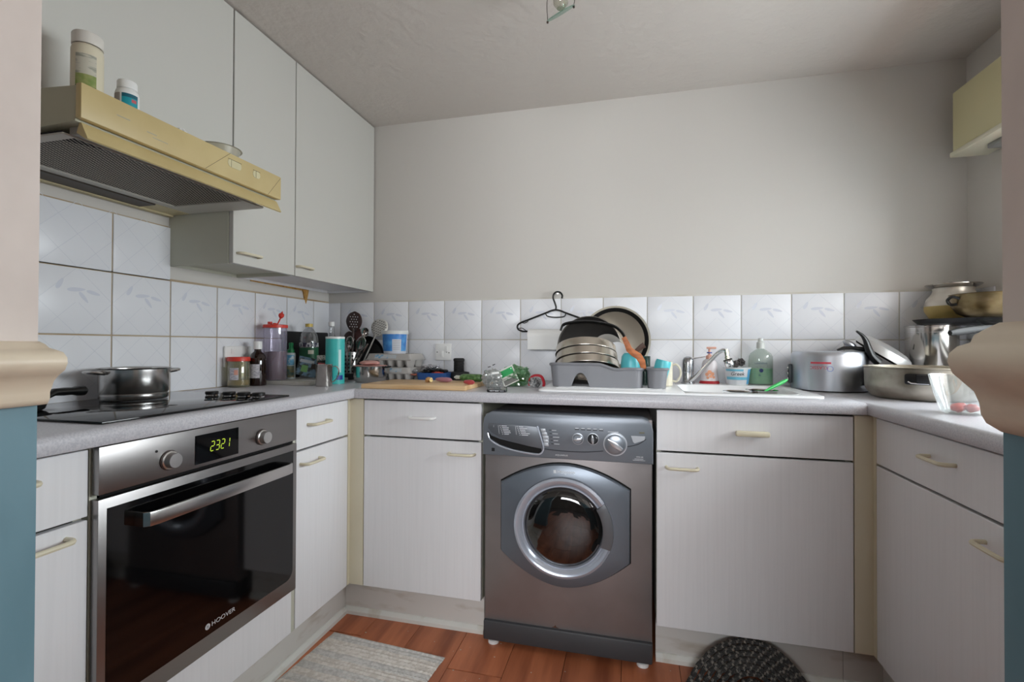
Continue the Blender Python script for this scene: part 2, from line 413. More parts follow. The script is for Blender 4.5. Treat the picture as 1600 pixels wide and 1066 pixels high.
# right run
def right_unit(label, y0, y1, dh, oh):
    r = thing('base_cabinet', label, 'cabinet', (2.6, (y0+y1)/2, 0), 'white base cabinets')
    carcass(r, XR+.019, XW-.01, y0+.001, y1-.001, .14, .872, 'x-')
    fronts(r, 'y', y0, y1, (XR, XR+.018, -1, XR), dh, oh)
right_unit('white base cabinet with drawer under the right-hand worktop', -1.226, -.6251, (-.995, -.896, .815), (-1.19, -1.09, .678))
# corner posts
def post(label, xs):
    r = thing('corner_post', label, 'corner post', (xs[0][0], xs[0][2], .14), 'cream corner posts')
    for q in xs:
        b = nb(); box(b, *q, ZB, ZDT+.004, .001, seg=1); mk('strip', b, lamy, r, True)
post('cream corner strips between the narrow cabinet and the drawer unit', [(XL-.018, XL, -.6219, -.59), (XL-.018, .582, YF, YF+.017)])
post('cream corner strips beside the sink cabinet, at the right-hand corner', [(XR, XR+.018, -.6236, -.59), (2.2782, XR+.018, YF, YF+.017)])
# plinths with sealing strip
def plinth(name, q, s):
    b = nb(); box(b, *q); o = struct(mk(name, b, plinthm)); b = nb()
    prism(b, *s); mk('sealing_strip', b, skirtm, o)
xp, yp, xq = XL-.045, YF+.047, XR+.045
plinth('baseboard_left', (xp-.016, xp, -1.9, yp, 0, .139), ([(xp, 0), (xp+.014, 0), (xp+.014, .014), (xp+.004, .026), (xp, .027)], -1.9, yp-.012, 'y'))
plinth('baseboard_back_left', (xp, 1.068, yp, yp+.016, 0, .139), ([(yp, 0), (yp-.014, 0), (yp-.014, .014), (yp-.004, .026), (yp, .027)], xp+.002, 1.068, 'x'))
plinth('baseboard_back_right', (1.69, 2.262, yp, yp+.016, 0, .139), ([(yp, 0), (yp-.014, 0), (yp-.014, .014), (yp-.004, .026), (yp, .027)], 1.69, 2.262, 'x'))
plinth('baseboard_corner', (2.2635, xq, yp, yp+.016, 0, .139), ([(yp, 0), (yp-.014, 0), (yp-.014, .014), (yp-.004, .026), (yp, .027)], 2.2635, xq-.002, 'x'))
plinth('baseboard_right', (xq, xq+.016, -1.9, yp, 0, .139), ([(xq, 0), (xq-.014, 0), (xq-.014, .014), (xq-.004, .026), (xq, .027)], -1.9, yp-.016, 'y'))
# worktops
def wprof(f, s, back, n=6):
    r = .016; P = [(back, ZWB), (f-s*.004, ZWB), (f, ZWB+.006)]
    for k in range(n+1):
        t = k/n*PI/2; P.append((f-s*r+s*r*math.cos(t), ZW-r+r*math.sin(t)))
    return P+[(back, ZW)]
WXL, WYF, WXR = .556, -.632, 2.304
b = nb(); prism(b, wprof(WXL, 1, .0075), -1.9, -.0075, 'y'); o = mk('worktop', b, work)
tag(o, 'grey speckled worktop on the left carrying the hob', 'worktop', 'grey worktops')
SX0, SX1, SY0, SY1 = 1.268, 2.222, -.556, -.03            # sink outline
BX0, BX1, BY0, BY1 = 1.79, 2.17, -.5, -.165               # bowl
b = nb()
prism(b, wprof(WYF, -1, BY0-.012), WXL+.001, WXR-.001, 'x')
box(b, WXL+.001, BX0-.012, BY0-.012, -.0075, ZWB, ZW); box(b, BX1+.012, WXR-.001, BY0-.012, -.0075, ZWB, ZW); box(b, BX0-.012, BX1+.012, BY1+.012, -.0075, ZWB, ZW)
tag(mk('worktop', b, work), 'grey speckled worktop along the back wall holding the white sink', 'worktop', 'grey worktops')
b = nb(); prism(b, wprof(WXR, -1, XW-.0075), -1.9, -.0075, 'y')
tag(mk('worktop', b, work), 'grey speckled worktop on the right under the steel pots', 'worktop', 'grey worktops')

# wall cabinets
WCX, WCB, WCT = .276, 1.367, 2.247
def wall_unit(label, y0, y1, z0, h, side=False):
    r = thing('wall_cabinet', label, 'cabinet', (0.0, (y0+y1)/2, z0), 'white wall cabinets')
    b = nb(); t = .016
    box(b, .0005, WCX-.02, y0, y0+t, z0, WCT); box(b, .0005, WCX-.02, y1-t, y1, z0, WCT)
    box(b, .0005, .006, y0+t, y1-t, z0, WCT); box(b, .006, WCX-.02, y0+t, y1-t, z0+.012, z0+.028); box(b, .006, WCX-.02, y0+t, y1-t, WCT-.016, WCT)
    mk('carcass', b, carc if side else lam, r, True)
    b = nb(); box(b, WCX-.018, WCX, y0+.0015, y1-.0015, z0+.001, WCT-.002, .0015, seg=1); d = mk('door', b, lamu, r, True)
    if h:
        q = mk('handle', bow((WCX, h[0], h[2]), (WCX, h[1], h[2]), (.026, 0, 0), .0048), handlem, d); q.data.transform(T(-Vector(r.location)))
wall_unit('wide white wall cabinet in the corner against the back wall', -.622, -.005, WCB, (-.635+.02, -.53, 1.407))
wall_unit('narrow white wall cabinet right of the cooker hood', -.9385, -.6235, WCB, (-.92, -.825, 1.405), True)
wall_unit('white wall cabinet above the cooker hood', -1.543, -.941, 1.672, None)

# ================================================================ COOKER HOOD
HY0, HY1 = -1.541, -.942
r = thing('cooker_hood', 'yellowed cooker hood with mesh grille under the wall cabinet', 'cooker hood', (.2, -1.25, 1.53))
b = nb(); prism(b, [(.0005, 1.552), (.45, 1.566), (.452, 1.643), (.001, 1.67)], HY0, HY1, 'y', bev=.002); mk('body', b, hoodside, r, True)
b = nb(); box(b, .4525, .47, HY0-.002, HY1+.002, 1.570, 1.646, .003); pn = mk('front_panel', b, hoodm, r, True)
b = nb(); prism(b, [(.4475, 1.566), (.453, 1.566), (.472, 1.53), (.468, 1.528), (.44, 1.545)], HY0+.01, HY1+.001, 'y'); mk('visor', b, hoodm, r, True)
b = nb(); prism(b, [(.405, 1.5485), (.4395, 1.545), (.446, 1.5645), (.405, 1.564)], HY0+.02, HY1-.06, 'y'); mk('visor_lip', b, hoodgrey, r, True)
for y0, y1 in ((-1.16, -1.11), (-1.065, -1.035)):
    b = nb(); prism(b, rrect(y0, y1, 1.606, 1.628, .0105, 6), .4702, .4712, 'x'); q = mk('switch', b, mat('switch_cream', (206, 198, 160), .4), r, True)
    b = nb(); box(b, .4712, .4716, y0+.012, y0+.0128, 1.606, 1.628); box(b, .4712, .4716, y0, y1, 1.6275, 1.6285); mk('slot_line', b, brownd, q).data.transform(T(-Vector(r.location)))
for (ya, za, yb, zb_) in ((-1.235, 1.571, -1.15, 1.6455), (-1.0, 1.571, -.945, 1.64)):
    d = Vector((0, yb-ya, zb_-za)).normalized(); n = Vector((0, -d.z, d.y))*.0005; p, q = Vector((.4702, ya, za)), Vector((.4702, yb, zb_))
    b = nb(); b.faces.new([b.verts.new(v) for v in (p-n, q-n, q+n, p+n)]); mk('panel_seam', b, brownd, r, True)
prt = mat('faded_print', (170, 164, 140), .6)
for q in ((-1.47, -1.44, 1.608, 1.6105), (-1.4, -1.375, 1.600, 1.6025), (-1.385, -1.345, 1.592, 1.594)):
    b = nb(); box(b, .4702, .4705, *q); mk('faded_lettering', b, prt, r, True)
# frame, dark filter and expanded-metal grille
b = nb(); box(b, .09, .404, HY0+.004, HY1-.002, 1.5495, 1.5515); mk('filter', b, dark, r, True)
gx0, gx1, gy0, gy1 = .13, .404, HY0+.03, -1.03
b = nb()
def clipline(bm, px, py, dx, dy, w, z):
    ts = []
    for lo, hi, p, d in ((gx0, gx1, px, dx), (gy0, gy1, py, dy)):
        a, c = (lo-p)/d, (hi-p)/d; ts.append((min(a, c), max(a, c)))
    s, e = max(q[0] for q in ts), min(q[1] for q in ts)
    if e-s < .002: return
    n = Vector((-dy, dx, 0)).normalized()*w
    A, B_ = Vector((px+dx*s, py+dy*s, z)), Vector((px+dx*e, py+dy*e, z))
    bm.faces.new([bm.verts.new(v) for v in (A-n, B_-n, B_+n, A+n)])
k = -.4
while k < 1.2:
    clipline(b, gx0, gy0+k, .55, 1, .0009, 1.5476); clipline(b, gx0, gy0+k+.3, .55, -1, .0009, 1.5474); k += .0185
g = mk('grille', b, mat('grille_metal', (190, 184, 170), .45, .3), r, True); g['kind'] = 'stuff'
b = nb()
for q in ((.10, gx0, HY0+.006, HY1-.004), (gx1, .406, HY0+.006, HY1-.004), (gx0, gx1, HY0+.006, gy0), (gx0, gx1, gy1, HY1-.004)): box(b, q[0], q[1], q[2], q[3], 1.545, 1.5492)
mk('grille_frame', b, mat('frame_pale', (190, 188, 178), .5), r, True)
b = nb(); box(b, .03, .098, HY0+.006, -1.07, 1.541, 1.5515); mk('lamp_cover', b, brownd, r, True)
b = nb(); box(b, .008, .028, HY0+.006, HY1-.004, 1.538, 1.5515); box(b, .03, .098, -1.068, HY1-.004, 1.544, 1.5515); mk('rear_strip', b, mat('old_cream', (196, 184, 146), .5), r, True)

# ================================================================ OVEN
OX = .545
r = thing('built_in_oven', 'stainless built-in electric oven with black glass door', 'oven', (.3, -1.25, .28))
b = nb(); box(b, .04, XL+.002, -1.538, -.945, .2795, .876); mk('body', b, dark, r, True)
b = nb(); box(b, XL+.002, OX, -1.5535, -.9505, .775, .8745, .002); cp = mk('control_panel', b, steeld, r, True)
def loc_child(parent, root, name, bm, m): 
    q = mk(name, bm, m, parent); q.data.transform(T(-Vector(root.location))); return q
for y in (-1.399, -1.104):
    b = nb(); lathe(b, [(.0, 0), (.0215, 0), (.0215, .006), (.0185, .008), (.018, .018), (.0165, .022), (0, .0225)], 28, T((OX, y, .813)) @ R(90, 'Y'), 0); k_ = loc_child(cp, r, 'knob', b, mat('knob_steel', (206, 204, 202), .3, .9))
    b = nb(); lathe(b, [(.022, -.0002), (.0235, .0005), (.0235, .003), (.022, .004)], 28, T((OX, y, .813)) @ R(90, 'Y')); loc_child(cp, r, 'knob_ring', b, mat('knob_dark', (70, 56, 52), .4))
b = nb(); box(b, OX, OX+.0015, -1.329, -1.192, .784, .857, .0006, seg=1); ds = loc_child(cp, r, 'display', b, blkg)
b = nb(); lathe(b, [(.0, 0), (.003, 0), (.003, .0012), (0, .0012)], 12, T((OX, -1.43, .84)) @ R(90, 'Y')); loc_child(cp, r, 'indicator', b, blk)
# seven-segment time
SEG = {'2': 'abged', '3': 'abgcd', '1': 'bc'}
b = nb(); y = -1.285
for ch in '2321':
    w, h, t = .0105, .024, .0022; z0 = .81
    S_ = {'a': (0, h, w, h), 'b': (w, h/2, w, h), 'c': (w, 0, w, h/2), 'd': (0, 0, w, 0), 'e': (0, 0, 0, h/2), 'f': (0, h/2, 0, h), 'g': (0, h/2, w, h/2)}
    for s in SEG[ch]:
        a0, c0, a1, c1 = S_[s]; sk = .12
        if c0 == c1: P = [(a0+.0012, c0-t/2), (a1-.0012, c0-t/2), (a1-.0012, c0+t/2), (a0+.0012, c0+t/2)]
        else: P = [(a0-t/2, c0+.0012), (a0+t/2, c0+.0012), (a0+t/2, c1-.0012), (a0-t/2, c1-.0012)]
        b.faces.new([b.verts.new((OX+.0019, y+p+q*sk, z0+q)) for p, q in P])
    y += .0165
loc_child(cp, r, 'digits', b, mat('display_green', (196, 226, 60), .5, emit=.3))
b = nb(); box(b, XL+.002, OX, -1.5543, -.9495, .291, .7655, .002); dr = mk('door', b, steeld, r, True)
gl = rrect(-1.537, -.967, .335, .744, .006, 3); P = []
gl = [(-.967, .744), (-1.537, .744)]+[(-1.537+.03-.03*math.cos(t*PI/2/6), .335+.03-.03*math.sin(t*PI/2/6)) for t in range(7)]+[(-.967-.03+.03*math.sin(t*PI/2/6), .335+.03-.03*math.cos(t*PI/2/6)) for t in range(7)]
b = nb(); prism(b, gl, OX, OX+.0012, 'x'); loc_child(dr, r, 'glass', b, blkg)
b = nb()
P_ = smoothpts([(OX, -1.482, .7), (OX+.03, -1.482, .702), (OX+.04, -1.46, .704), (OX+.042, -1.25, .705), (OX+.04, -1.03, .704), (OX+.03, -1.008, .702), (OX, -1.008, .7)], 5)
for p, q in zip(P_, P_[1:]):
    pass
hb = [Vector((OX, -1.482, .7)), Vector((OX+.028, -1.482, .7)), Vector((OX+.038, -1.474, .7)), Vector((OX+.042, -1.455, .7)), Vector((OX+.042, -1.035, .7)), Vector((OX+.038, -1.016, .7)), Vector((OX+.028, -1.008, .7)), Vector((OX, -1.008, .7))]
inn = [Vector((OX, -1.474, .7)), Vector((OX+.024, -1.474, .7)), Vector((OX+.031, -1.468, .7)), Vector((OX+.034, -1.453, .7)), Vector((OX+.034, -1.037, .7)), Vector((OX+.031, -1.022, .7)), Vector((OX+.024, -1.016, .7)), Vector((OX, -1.016, .7))]
prism(b, [(v.x, v.y) for v in hb]+[(v.x, v.y) for v in inn[::-1]], .687, .718, 'z', bev=.0015); loc_child(dr, r, 'handle', b, steel)
txt = mat('silver_print', (206, 206, 208), .4)
o = text(dr, 'HOOVER', .0165, txt, T((OX+.0014, -1.238, .358)) @ R(90, 'Z'), sx=1.15, extrude=.0002); o.data.transform(T(-Vector(r.location)))
b = nb(); lathe(b, [(0, 0), (.0075, 0), (.0075, .0004), (0, .0004)], 20, T((OX+.0013, -1.288, .358)) @ R(90, 'Y')); em = loc_child(dr, r, 'emblem', b, txt)
b = nb(); box(b, OX+.0018, OX+.002, -1.2905, -1.2895, .353, .363); box(b, OX+.0018, OX+.002, -1.2865, -1.2855, .353, .363); box(b, OX+.0018, OX+.002, -1.2905, -1.2855, .3575, .3588); loc_child(dr, r, 'emblem_mark', b, blk)

# ================================================================ HOB
HX0, HX1 = .045, .512
r = thing('ceramic_hob', 'black glass ceramic hob set in the left worktop', 'hob', (.28, -1.25, ZW))
b = nb(); box(b, HX0, HX1, -1.525, -.945, ZW+.0003, ZW+.006, .0015); mk('glass', b, mat('hob_glass', (10, 10, 11), .07), r, True)
for u, v in ((331, 620), (358, 621.5), (381, 623), (404, 624.5)):
    x = .31+.055*((331, 358, 381, 404).index(u)); y = on(2, ZW+.008, u, v).y*0-1.055
    x = on(1, y, u, v).x
    b = nb(); lathe(b, [(0, .0061), (.0185, .0061), (.0185, .0085), (.0155, .0095), (.0155, .0135), (.0185, .0145), (.0185, .022), (.017, .0235), (0, .0235)], 24, T((x, y, ZW)))
    k_ = mk('knob', b, blk, r, True)
    b = nb(); lathe(b, [(.016, .0096), (.0172, .0098), (.0172, .013), (.016, .0134)], 24, T((x, y, ZW))); loc_child(k_, r, 'chrome_band', b, chrome)

# ================================================================ WASHING MACHINE
wsil = mat('washer_silver', (150, 143, 142), .38, .55, var=((138, 131, 130), (5, 5, 5), .35, .7))
wfas = mat('washer_fascia', (122, 128, 136), .34, .35)
wdoor = mat('washer_door', (112, 119, 128), .3, .45)
wkick = mat('washer_kick', (66, 67, 70), .5, .1)
wring = mat('washer_ring', (196, 203, 216), .22, .5)
XA, XB, YM = 1.088, 1.676, -.6235
r = thing('washing_machine', 'silver-grey front-loading washing machine between the white cabinets', 'washing machine', ((XA+XB)/2, -.34, 0))
b = nb(); box(b, XA, XB, YM, -.06, .03, .838, .006); mk('body', b, wsil, r, True)
b = nb(); prism(b, [(XA-.002, .692)]+[(XB+.002, .692), (XB+.002, .80), (XB-.002, .822), (XB-.014, .838), (XB-.032, .846), (XA+.032, .850), (XA+.014, .842), (XA+.002, .826), (XA-.002, .80)], YM-.022, YM+.05, 'y', bev=.006); fas = mk('control_fascia', b, wfas, r, True)
b = nb(); box(b, XA-.001, XB+.001, YM-.012, YM+.06, .022, .093, .006); mk('kick_panel', b, wkick, r, True)
for x in (XA+.03, XB-.03):
    b = nb(); lathe(b, [(0, 0), (.02, 0), (.02, .012), (.008, .016), (.008, .0215)], 16, T((x, YM+.02, 0))); mk('foot', b, white, r, True)
YFa = YM-.022
def wsub(parent, name, bm, m): return loc_child(parent, r, name, bm, m)
# soap drawer
dp = [(1.108, .808), (1.284, .802), (1.296, .778), (1.305, .748), (1.306, .735), (1.298, .726), (1.25, .733), (1.2, .743), (1.15, .757), (1.118, .775), (1.106, .79)]
b = nb(); prism(b, dp, YFa-.003, YFa+.002, 'y', bev=.001); sd = wsub(fas, 'soap_drawer', b, mat('washer_drawer', (104, 108, 114), .36, .35))
up_ = [(1.106, .778), (1.118, .763), (1.15, .752), (1.2, .742), (1.25, .733), (1.3, .727)]; lo_ = [(1.304, .716), (1.295, .708), (1.25, .711), (1.2, .718), (1.15, .732), (1.115, .752), (1.106, .766)]
b = nb(); prism(b, up_+lo_, YFa-.0012, YFa+.002, 'y'); mk('grip_recess', b, dark, fas).data.transform(T(-Vector(r.location)))
b = nb(); tube(b, smoothpts([(1.105, YFa-.002, .772), (1.115, YFa-.003, .748), (1.15, YFa-.004, .728), (1.2, YFa-.004, .7145), (1.25, YFa-.004, .7075), (1.293, YFa-.003, .7055), (1.308, YFa-.002, .722), (1.306, YFa-.002, .745), (1.287, YFa-.002, .804)], 5), .0032, 6); wsub(fas, 'drawer_lip', b, wring)
tx = mat('pale_print', (222, 225, 230), .5)
b = nb(); rnd = random.Random(3)
for c, xx in enumerate((1.15, 1.213)):
    for k in range(6):
        z = .7985-.0058*k-c*.0005; x0 = xx+.0035*k*.6; w = .016+.016*rnd.random()
        box(b, x0+.007, x0+.007+w, YFa-.0034, YFa-.0032, z, z+.0022); box(b, x0, x0+.003, YFa-.0034, YFa-.0032, z, z+.0022)
    tube(b, [(xx-.005, YFa-.0033, .801), (xx-.001, YFa-.0033, .77)], .0005, 4)
wsub(fas, 'programme_list', b, tx)
o = text(fas, 'i', .011, tx, T((1.128, YFa-.0034, .797)), extrude=.0001); o.data.transform(T(-Vector(r.location)))
o = text(fas, 'AQUARIUS', .0075, tx, T((1.372, YFa-.0004, .706)), extrude=.0002, sx=1.2); o.data.transform(T(-Vector(r.location)))
o = text(fas, 'WMA 50', .006, tx, T((1.634, YFa-.0004, .715)), extrude=.0002); o.data.transform(T(-Vector(r.location)))
# option buttons: curved column of five
for k in range(5):
    z = .796-.0123*k; xo = 1.298+.0042*k-.0004*k*k
    b = nb(); prism(b, [(xo, z), (xo+.021-.002*abs(k-2), z), (xo+.023-.002*abs(k-2), z-.0115), (xo+.0035, z-.0115)], YFa-.004, YFa+.001, 'y', bev=.0015); wsub(fas, 'button', b, mat('button_grey', (186, 190, 196), .35, .2))
b = nb()
for k in range(5):
    box(b, 1.328+.002*k, 1.336+.002*k, YFa-.0004, YFa, .7905-.0118*k, .7925-.0118*k, mi=1)
    box(b, 1.3385+.002*k, 1.354+.003*(k % 3)+.002*k, YFa-.0004, YFa, .7905-.0118*k, .7922-.0118*k)
    box(b, 1.418+.0205*k, 1.433+.0205*k, YFa-.0004, YFa, .7965, .799, mi=1)
    box(b, 1.42+.0205*k, 1.431+.0205*k, YFa-.0004, YFa, .8015, .8032)
box(b, 1.53, 1.565, YFa-.0004, YFa, .794, .796)
box(b, 1.618, 1.646, YFa-.0004, YFa, .708, .7092); box(b, 1.612, 1.652, YFa-.0004, YFa, .7035, .7045)
wsub(fas, 'scale_marks', b, [tx, blk])
b = nb(); tube(b, smoothpts([(1.306, YFa-.0005, .726), (1.37, YFa-.0005, .7215), (1.45, YFa-.0005, .722), (1.515, YFa-.0005, .729)], 5), .0018, 6); tube(b, smoothpts([(1.595, YFa-.0005, .748), (1.63, YFa-.0005, .758), (1.655, YFa-.0005, .776)], 5), .0015, 6); wsub(fas, 'curved_groove', b, mat('groove_dark', (60, 64, 70), .4))
b = nb(); prism(b, [(1.606, .785), (1.652, .785), (1.65, .772), (1.618, .7605), (1.613, .765)], YFa-.001, YFa, 'y'); wsub(fas, 'power_button', b, mat('button_grey', (186, 190, 196), .35, .2))
b = nb(); prism(b, [(1.633, .794), (1.65, .794), (1.65, .799), (1.633, .799)], YFa-.0012, YFa, 'y'); wsub(fas, 'indicator', b, mat('lamp_olive', (110, 108, 90), .4))
b = nb(); box(b, 1.12, 1.131, YFa-.0004, YFa, .7065, .7185); wsub(fas, 'sticker', b, blk)
for x, z, R_, a, drk in ((1.429, .766, .0165, 100, 0), (1.48, .768, .0165, 5, 1), (1.5545, .754, .033, 55, 0)):
    M_ = T((x, YFa, z)) @ R(90, 'X')
    b = nb(); lathe(b, [(0, 0), (R_*1.12, 0), (R_*1.12, .0015), (R_, .002), (R_*.98, .009), (R_*.8, .0115), (0, .0115)], 32, M_); k_ = wsub(fas, 'knob', b, mat('knob_black', (40, 42, 46), .3, .2) if drk else mat('knob_silver', (150, 156, 164), .28, .6))
    b = nb(); lathe(b, [(R_*1.1, .0016), (R_*1.2, .0014), (R_*1.2, .0), (R_*1.1, 0)], 32, M_); mk('ring', b, mat('knob_rim', (190, 194, 200), .3, .4), k_).data.transform(T(-Vector(r.location)))
    b = nb(); M2 = M_ @ R(a, 'Z'); prism(b, [(-R_*.16, -R_*.85), (R_*.16, -R_*.85), (R_*.3, 0), (R_*.1, R_*.95), (-R_*.1, R_*.95), (-R_*.3, 0)], .011, .019, 'z', bev=.0015, M=M2); mk('grip', b, mat('grip_silver', (206, 209, 214), .22, .6), k_).data.transform(T(-Vector(r.location)))
# porthole door
def door_outline(g=0):
    P = []; x0, x1 = 1.153-g, 1.603+g; xc = (x0+x1)/2
    for k in range(25):
        t = -1+2*k/24; P.append((xc+t*(xc-x0), .597+g+.076*(1-abs(t)**1.9)))
    for k in range(25):
        t = 1-2*k/24; P.append((xc+t*(xc-x0), .353-g-.107*(1-abs(t)**1.9)))
    return P
b = nb(); prism(b, door_outline(.004), YM-.0015, YM+.002, 'y'); mk('door_gap', b, dark, r, True)
DC = Vector((1.378, YM, .457)); DM = T(DC) @ R(90, 'X')
b = nb(); t_ = bmesh.new()
# surround with a round hole: lofted outline -> circle
OUT = door_outline(0); n = len(OUT)
def ring_at(rad, y): return [(DC.x+rad*math.cos(math.atan2(q[1]-DC.z, q[0]-DC.x)), y, DC.z+rad*math.sin(math.atan2(q[1]-DC.z, q[0]-DC.x))) for q in OUT]
def shrink(f, y): return [(1.378+(q[0]-1.378)*f, y, .45+(q[1]-.45)*f) for q in OUT]
rows = [[(q[0], YM, q[1]) for q in OUT], [(q[0], YM-.014, q[1]) for q in OUT], shrink(.985, YM-.019), ring_at(.178, YM-.03), ring_at(.174, YM-.03), ring_at(.17, YM-.02)]
vr = [[b.verts.new(p) for p in row] for row in rows]
for a_, c_ in zip(vr, vr[1:]):
    for i in range(n): b.faces.new((a_[i], a_[(i+1) % n], c_[(i+1) % n], c_[i]))
door_ = mk('door', b, wdoor, r, True)
b = nb(); lathe(b, [(.1735, .024), (.172, .034), (.164, .0385), (.154, .036), (.147, .028), (.1435, .024), (.14, .026), (.137, .02), (.135, .012)], 64, DM); wsub(door_, 'door_ring', b, wring)
b = nb(); lathe(b, [(.1365, .018), (.125, .030), (.1, .037), (.06, .0415), (0, .043)], 48, DM); wsub(door_, 'door_glass', b, clear('washer_glass', (92, 90, 92), .1, .03, (120, 120, 120)))
b = nb(); lathe(b, [(.136, .003), (.12, .0045), (0, .0045)], 40, DM); wsub(door_, 'drum_back', b, mat('drum_dark', (30, 28, 30), .5))
b = nb()
for cx, cz, rx, rz, sd_ in ((.04, -.03, .055, .032, 1), (-.05, -.045, .04, .04, 2), (.04, .075, .035, .024, 3)): blob(b, (DC.x+cx, YM-.012, DC.z+cz), (rx, .008, rz), sd_, .3, 1.6, 3)
wsub(door_, 'laundry', b, mat('dim_laundry', (150, 132, 124), .8, var=((84, 76, 74), (40, 40, 40), .4, .65)))
b = nb(); prism(b, [(.137*math.cos(t), .137*math.sin(t)) for t in [(-.52+.95*k/9) for k in range(10)]]+[(.1725*math.cos(t), .1725*math.sin(t)) for t in [(.4-.95*k/9) for k in range(10)]], .02, .041, 'z', bev=.003, M=DM @ R(3, 'Z') @ Matrix.Diagonal((1, -1, 1, 1))); wsub(door_, 'door_handle', b, mat('door_grip', (104, 106, 110), .4, .3))
o = text(door_, 'Hotpoint', .0165, tx, T((1.389, YM-.0275, .6495)), extrude=.0006); o.data.transform(T(-Vector(r.location)))
b = nb(); box(b, 1.3455, 1.355, YM-.028, YM-.026, .644, .6545); wsub(door_, 'emblem', b, tx)
b = nb(); rnd = random.Random(5)
for k in range(26):
    x = XA+.03+.5*rnd.random(); w = .004+.012*rnd.random(); h_ = .001+.0022*rnd.random(); prism(b, [(x, .6915), (x+w, .6915), (x+w*.7, .6915-h_), (x+w*.25, .6915-h_*.7)], YM-.0006, YM, 'y')
prism(b, [(1.335, .0945), (1.362, .0945), (1.352, .098), (1.349, .1045), (1.345, .099)], YM-.0006, YM, 'y')
mk('rust_spots', b, mat('rust', (84, 52, 36), .8), r, True)

# ================================================================ SINK + TAP
r = thing('kitchen_sink', 'white acrylic sink with drainer inset in the back worktop', 'sink', ((SX0+SX1)/2, -.3, ZW))
b = nb(); zt = ZW+.009
def slab(x0, x1, y0, y1): box(b, x0, x1, y0, y1, ZW+.0004, zt)
def profx(x0, x1, f, s):                                      # rounded outer lip
    pass
prism(b, [(BX0, SY1)]+rrect(SX0, SX0+.5, SY0, SY1, .03, 5)[6:18]+[(BX0, SY0)], ZW+.0004, zt, 'z', bev=.003)
prism(b, [(BX0, SY0), (SX1-.03, SY0)]+[(SX1-.03+.03*math.sin(t*PI/10), SY0+.03-.03*math.cos(t*PI/10)) for t in range(1, 6)]+[(SX1, BY0), (BX0, BY0)], ZW+.0004, zt, 'z', bev=.002)
prism(b, rrect(BX0, SX1, BY1, SY1, .02, 4), ZW+.0004, zt, 'z', bev=.002)
box(b, BX1, SX1, BY0, BY1, ZW+.0004, zt)
mk('drainer', b, sinkm, r, True)
b = nb()
for k in range(7): box(b, SX0+.06, BX0-.07, SY0+.08+.05*k, SY0+.094+.05*k, zt, zt+.0022, .001, seg=1)
mk('drainer_rib', b, sinkm, r, True)
b = nb(); ZF = .80
R0 = rrect(BX0, BX1, BY0, BY1, .05, 5); R1 = rrect(BX0+.012, BX1-.012, BY0+.012, BY1-.012, .05, 5); R2 = rrect(BX0+.03, BX1-.03, BY0+.03, BY1-.03, .04, 5)
vr = [[b.verts.new((p[0], p[1], z)) for p in rr_] for rr_, z in ((R0, zt), (R1, ZF+.02), (R2, ZF))]
for a_, c_ in zip(vr, vr[1:]):
    for i in range(len(R0)): b.faces.new((a_[i], a_[(i+1) % len(R0)], c_[(i+1) % len(R0)], c_[i]))
b.faces.new(vr[-1][::-1])
mk('bowl', b, sinkm, r, True)
b = nb(); lathe(b, [(0, .0004), (.03, .0004), (.032, .002), (.028, .003), (0, .0015)], 24, T(((BX0+BX1)/2, -.33, ZF))); mk('waste', b, chrome, r, True)

tx_, ty_ = 1.846, -.098
r = thing('mixer_tap', 'chrome single-lever mixer tap behind the sink bowl', 'tap', (tx_, ty_, zt))
L_ = lambda u, v, y: on(1, y, u, v)-Vector((tx_, ty_, zt))
b = nb(); lathe(b, [(0, .0004), (.029, .0004), (.029, .004), (.0255, .008), (.0235, .012), (.023, .05), (.0245, .052), (.0245, .086), (.024, .1), (.018, .112), (.008, .117), (0, .1175)], 28); mk('body', b, mat('dull_chrome', (176, 178, 182), .22, 1), r)
b = nb(); p0 = L_(1071, 562, ty_); p1 = L_(1085, 560, ty_-.005); p2 = L_(1102, 557.5, ty_-.012)
tube(b, [p0+Vector((0, 0, -.006)), (p0+p1)/2, p1, (p1+p2)/2, p2], [.016, .011, .006, .0045, .005], 10, flat=.6); mk('lever', b, chrome, r)
b = nb(); P = smoothpts([L_(1078, 596, ty_-.02), L_(1088, 587, ty_-.035), L_(1103, 571, ty_-.06), L_(1117, 556, ty_-.085), L_(1124, 550, ty_-.1), L_(1130, 547.5, ty_-.11), L_(1134, 549, ty_-.115)], 5)
tube(b, P, .0085, 12); mk('spout', b, chrome, r)
b = nb(); q0 = L_(1134.5, 546, ty_-.115); q1 = L_(1137, 562, ty_-.117); q2 = L_(1141.5, 574, ty_-.12)
tube(b, [q0, q0+(q1-q0)*.35, q0+(q1-q0)*.36, q0+(q1-q0)*.7, q0+(q1-q0)*.72, q1], [.0095, .0095, .0082, .0082, .0098, .0098], 14); nz_ = mk('nozzle', b, mat('brassy_chrome', (206, 200, 178), .15, 1), r)
b = nb(); d_ = q2-q1; tube(b, [q1-d_*.05, q1+d_*.1, q1+d_*.2, q1+d_*.75, q1+d_], [.013, .0165, .0175, .0175, .014], 16); sp = mk('spray_head', b, chrome, r)
b = nb(); tube(b, [q1-d_*.04, q1+d_*.09], [.0172, .0172], 16); mk('seal', b, blkr, sp)

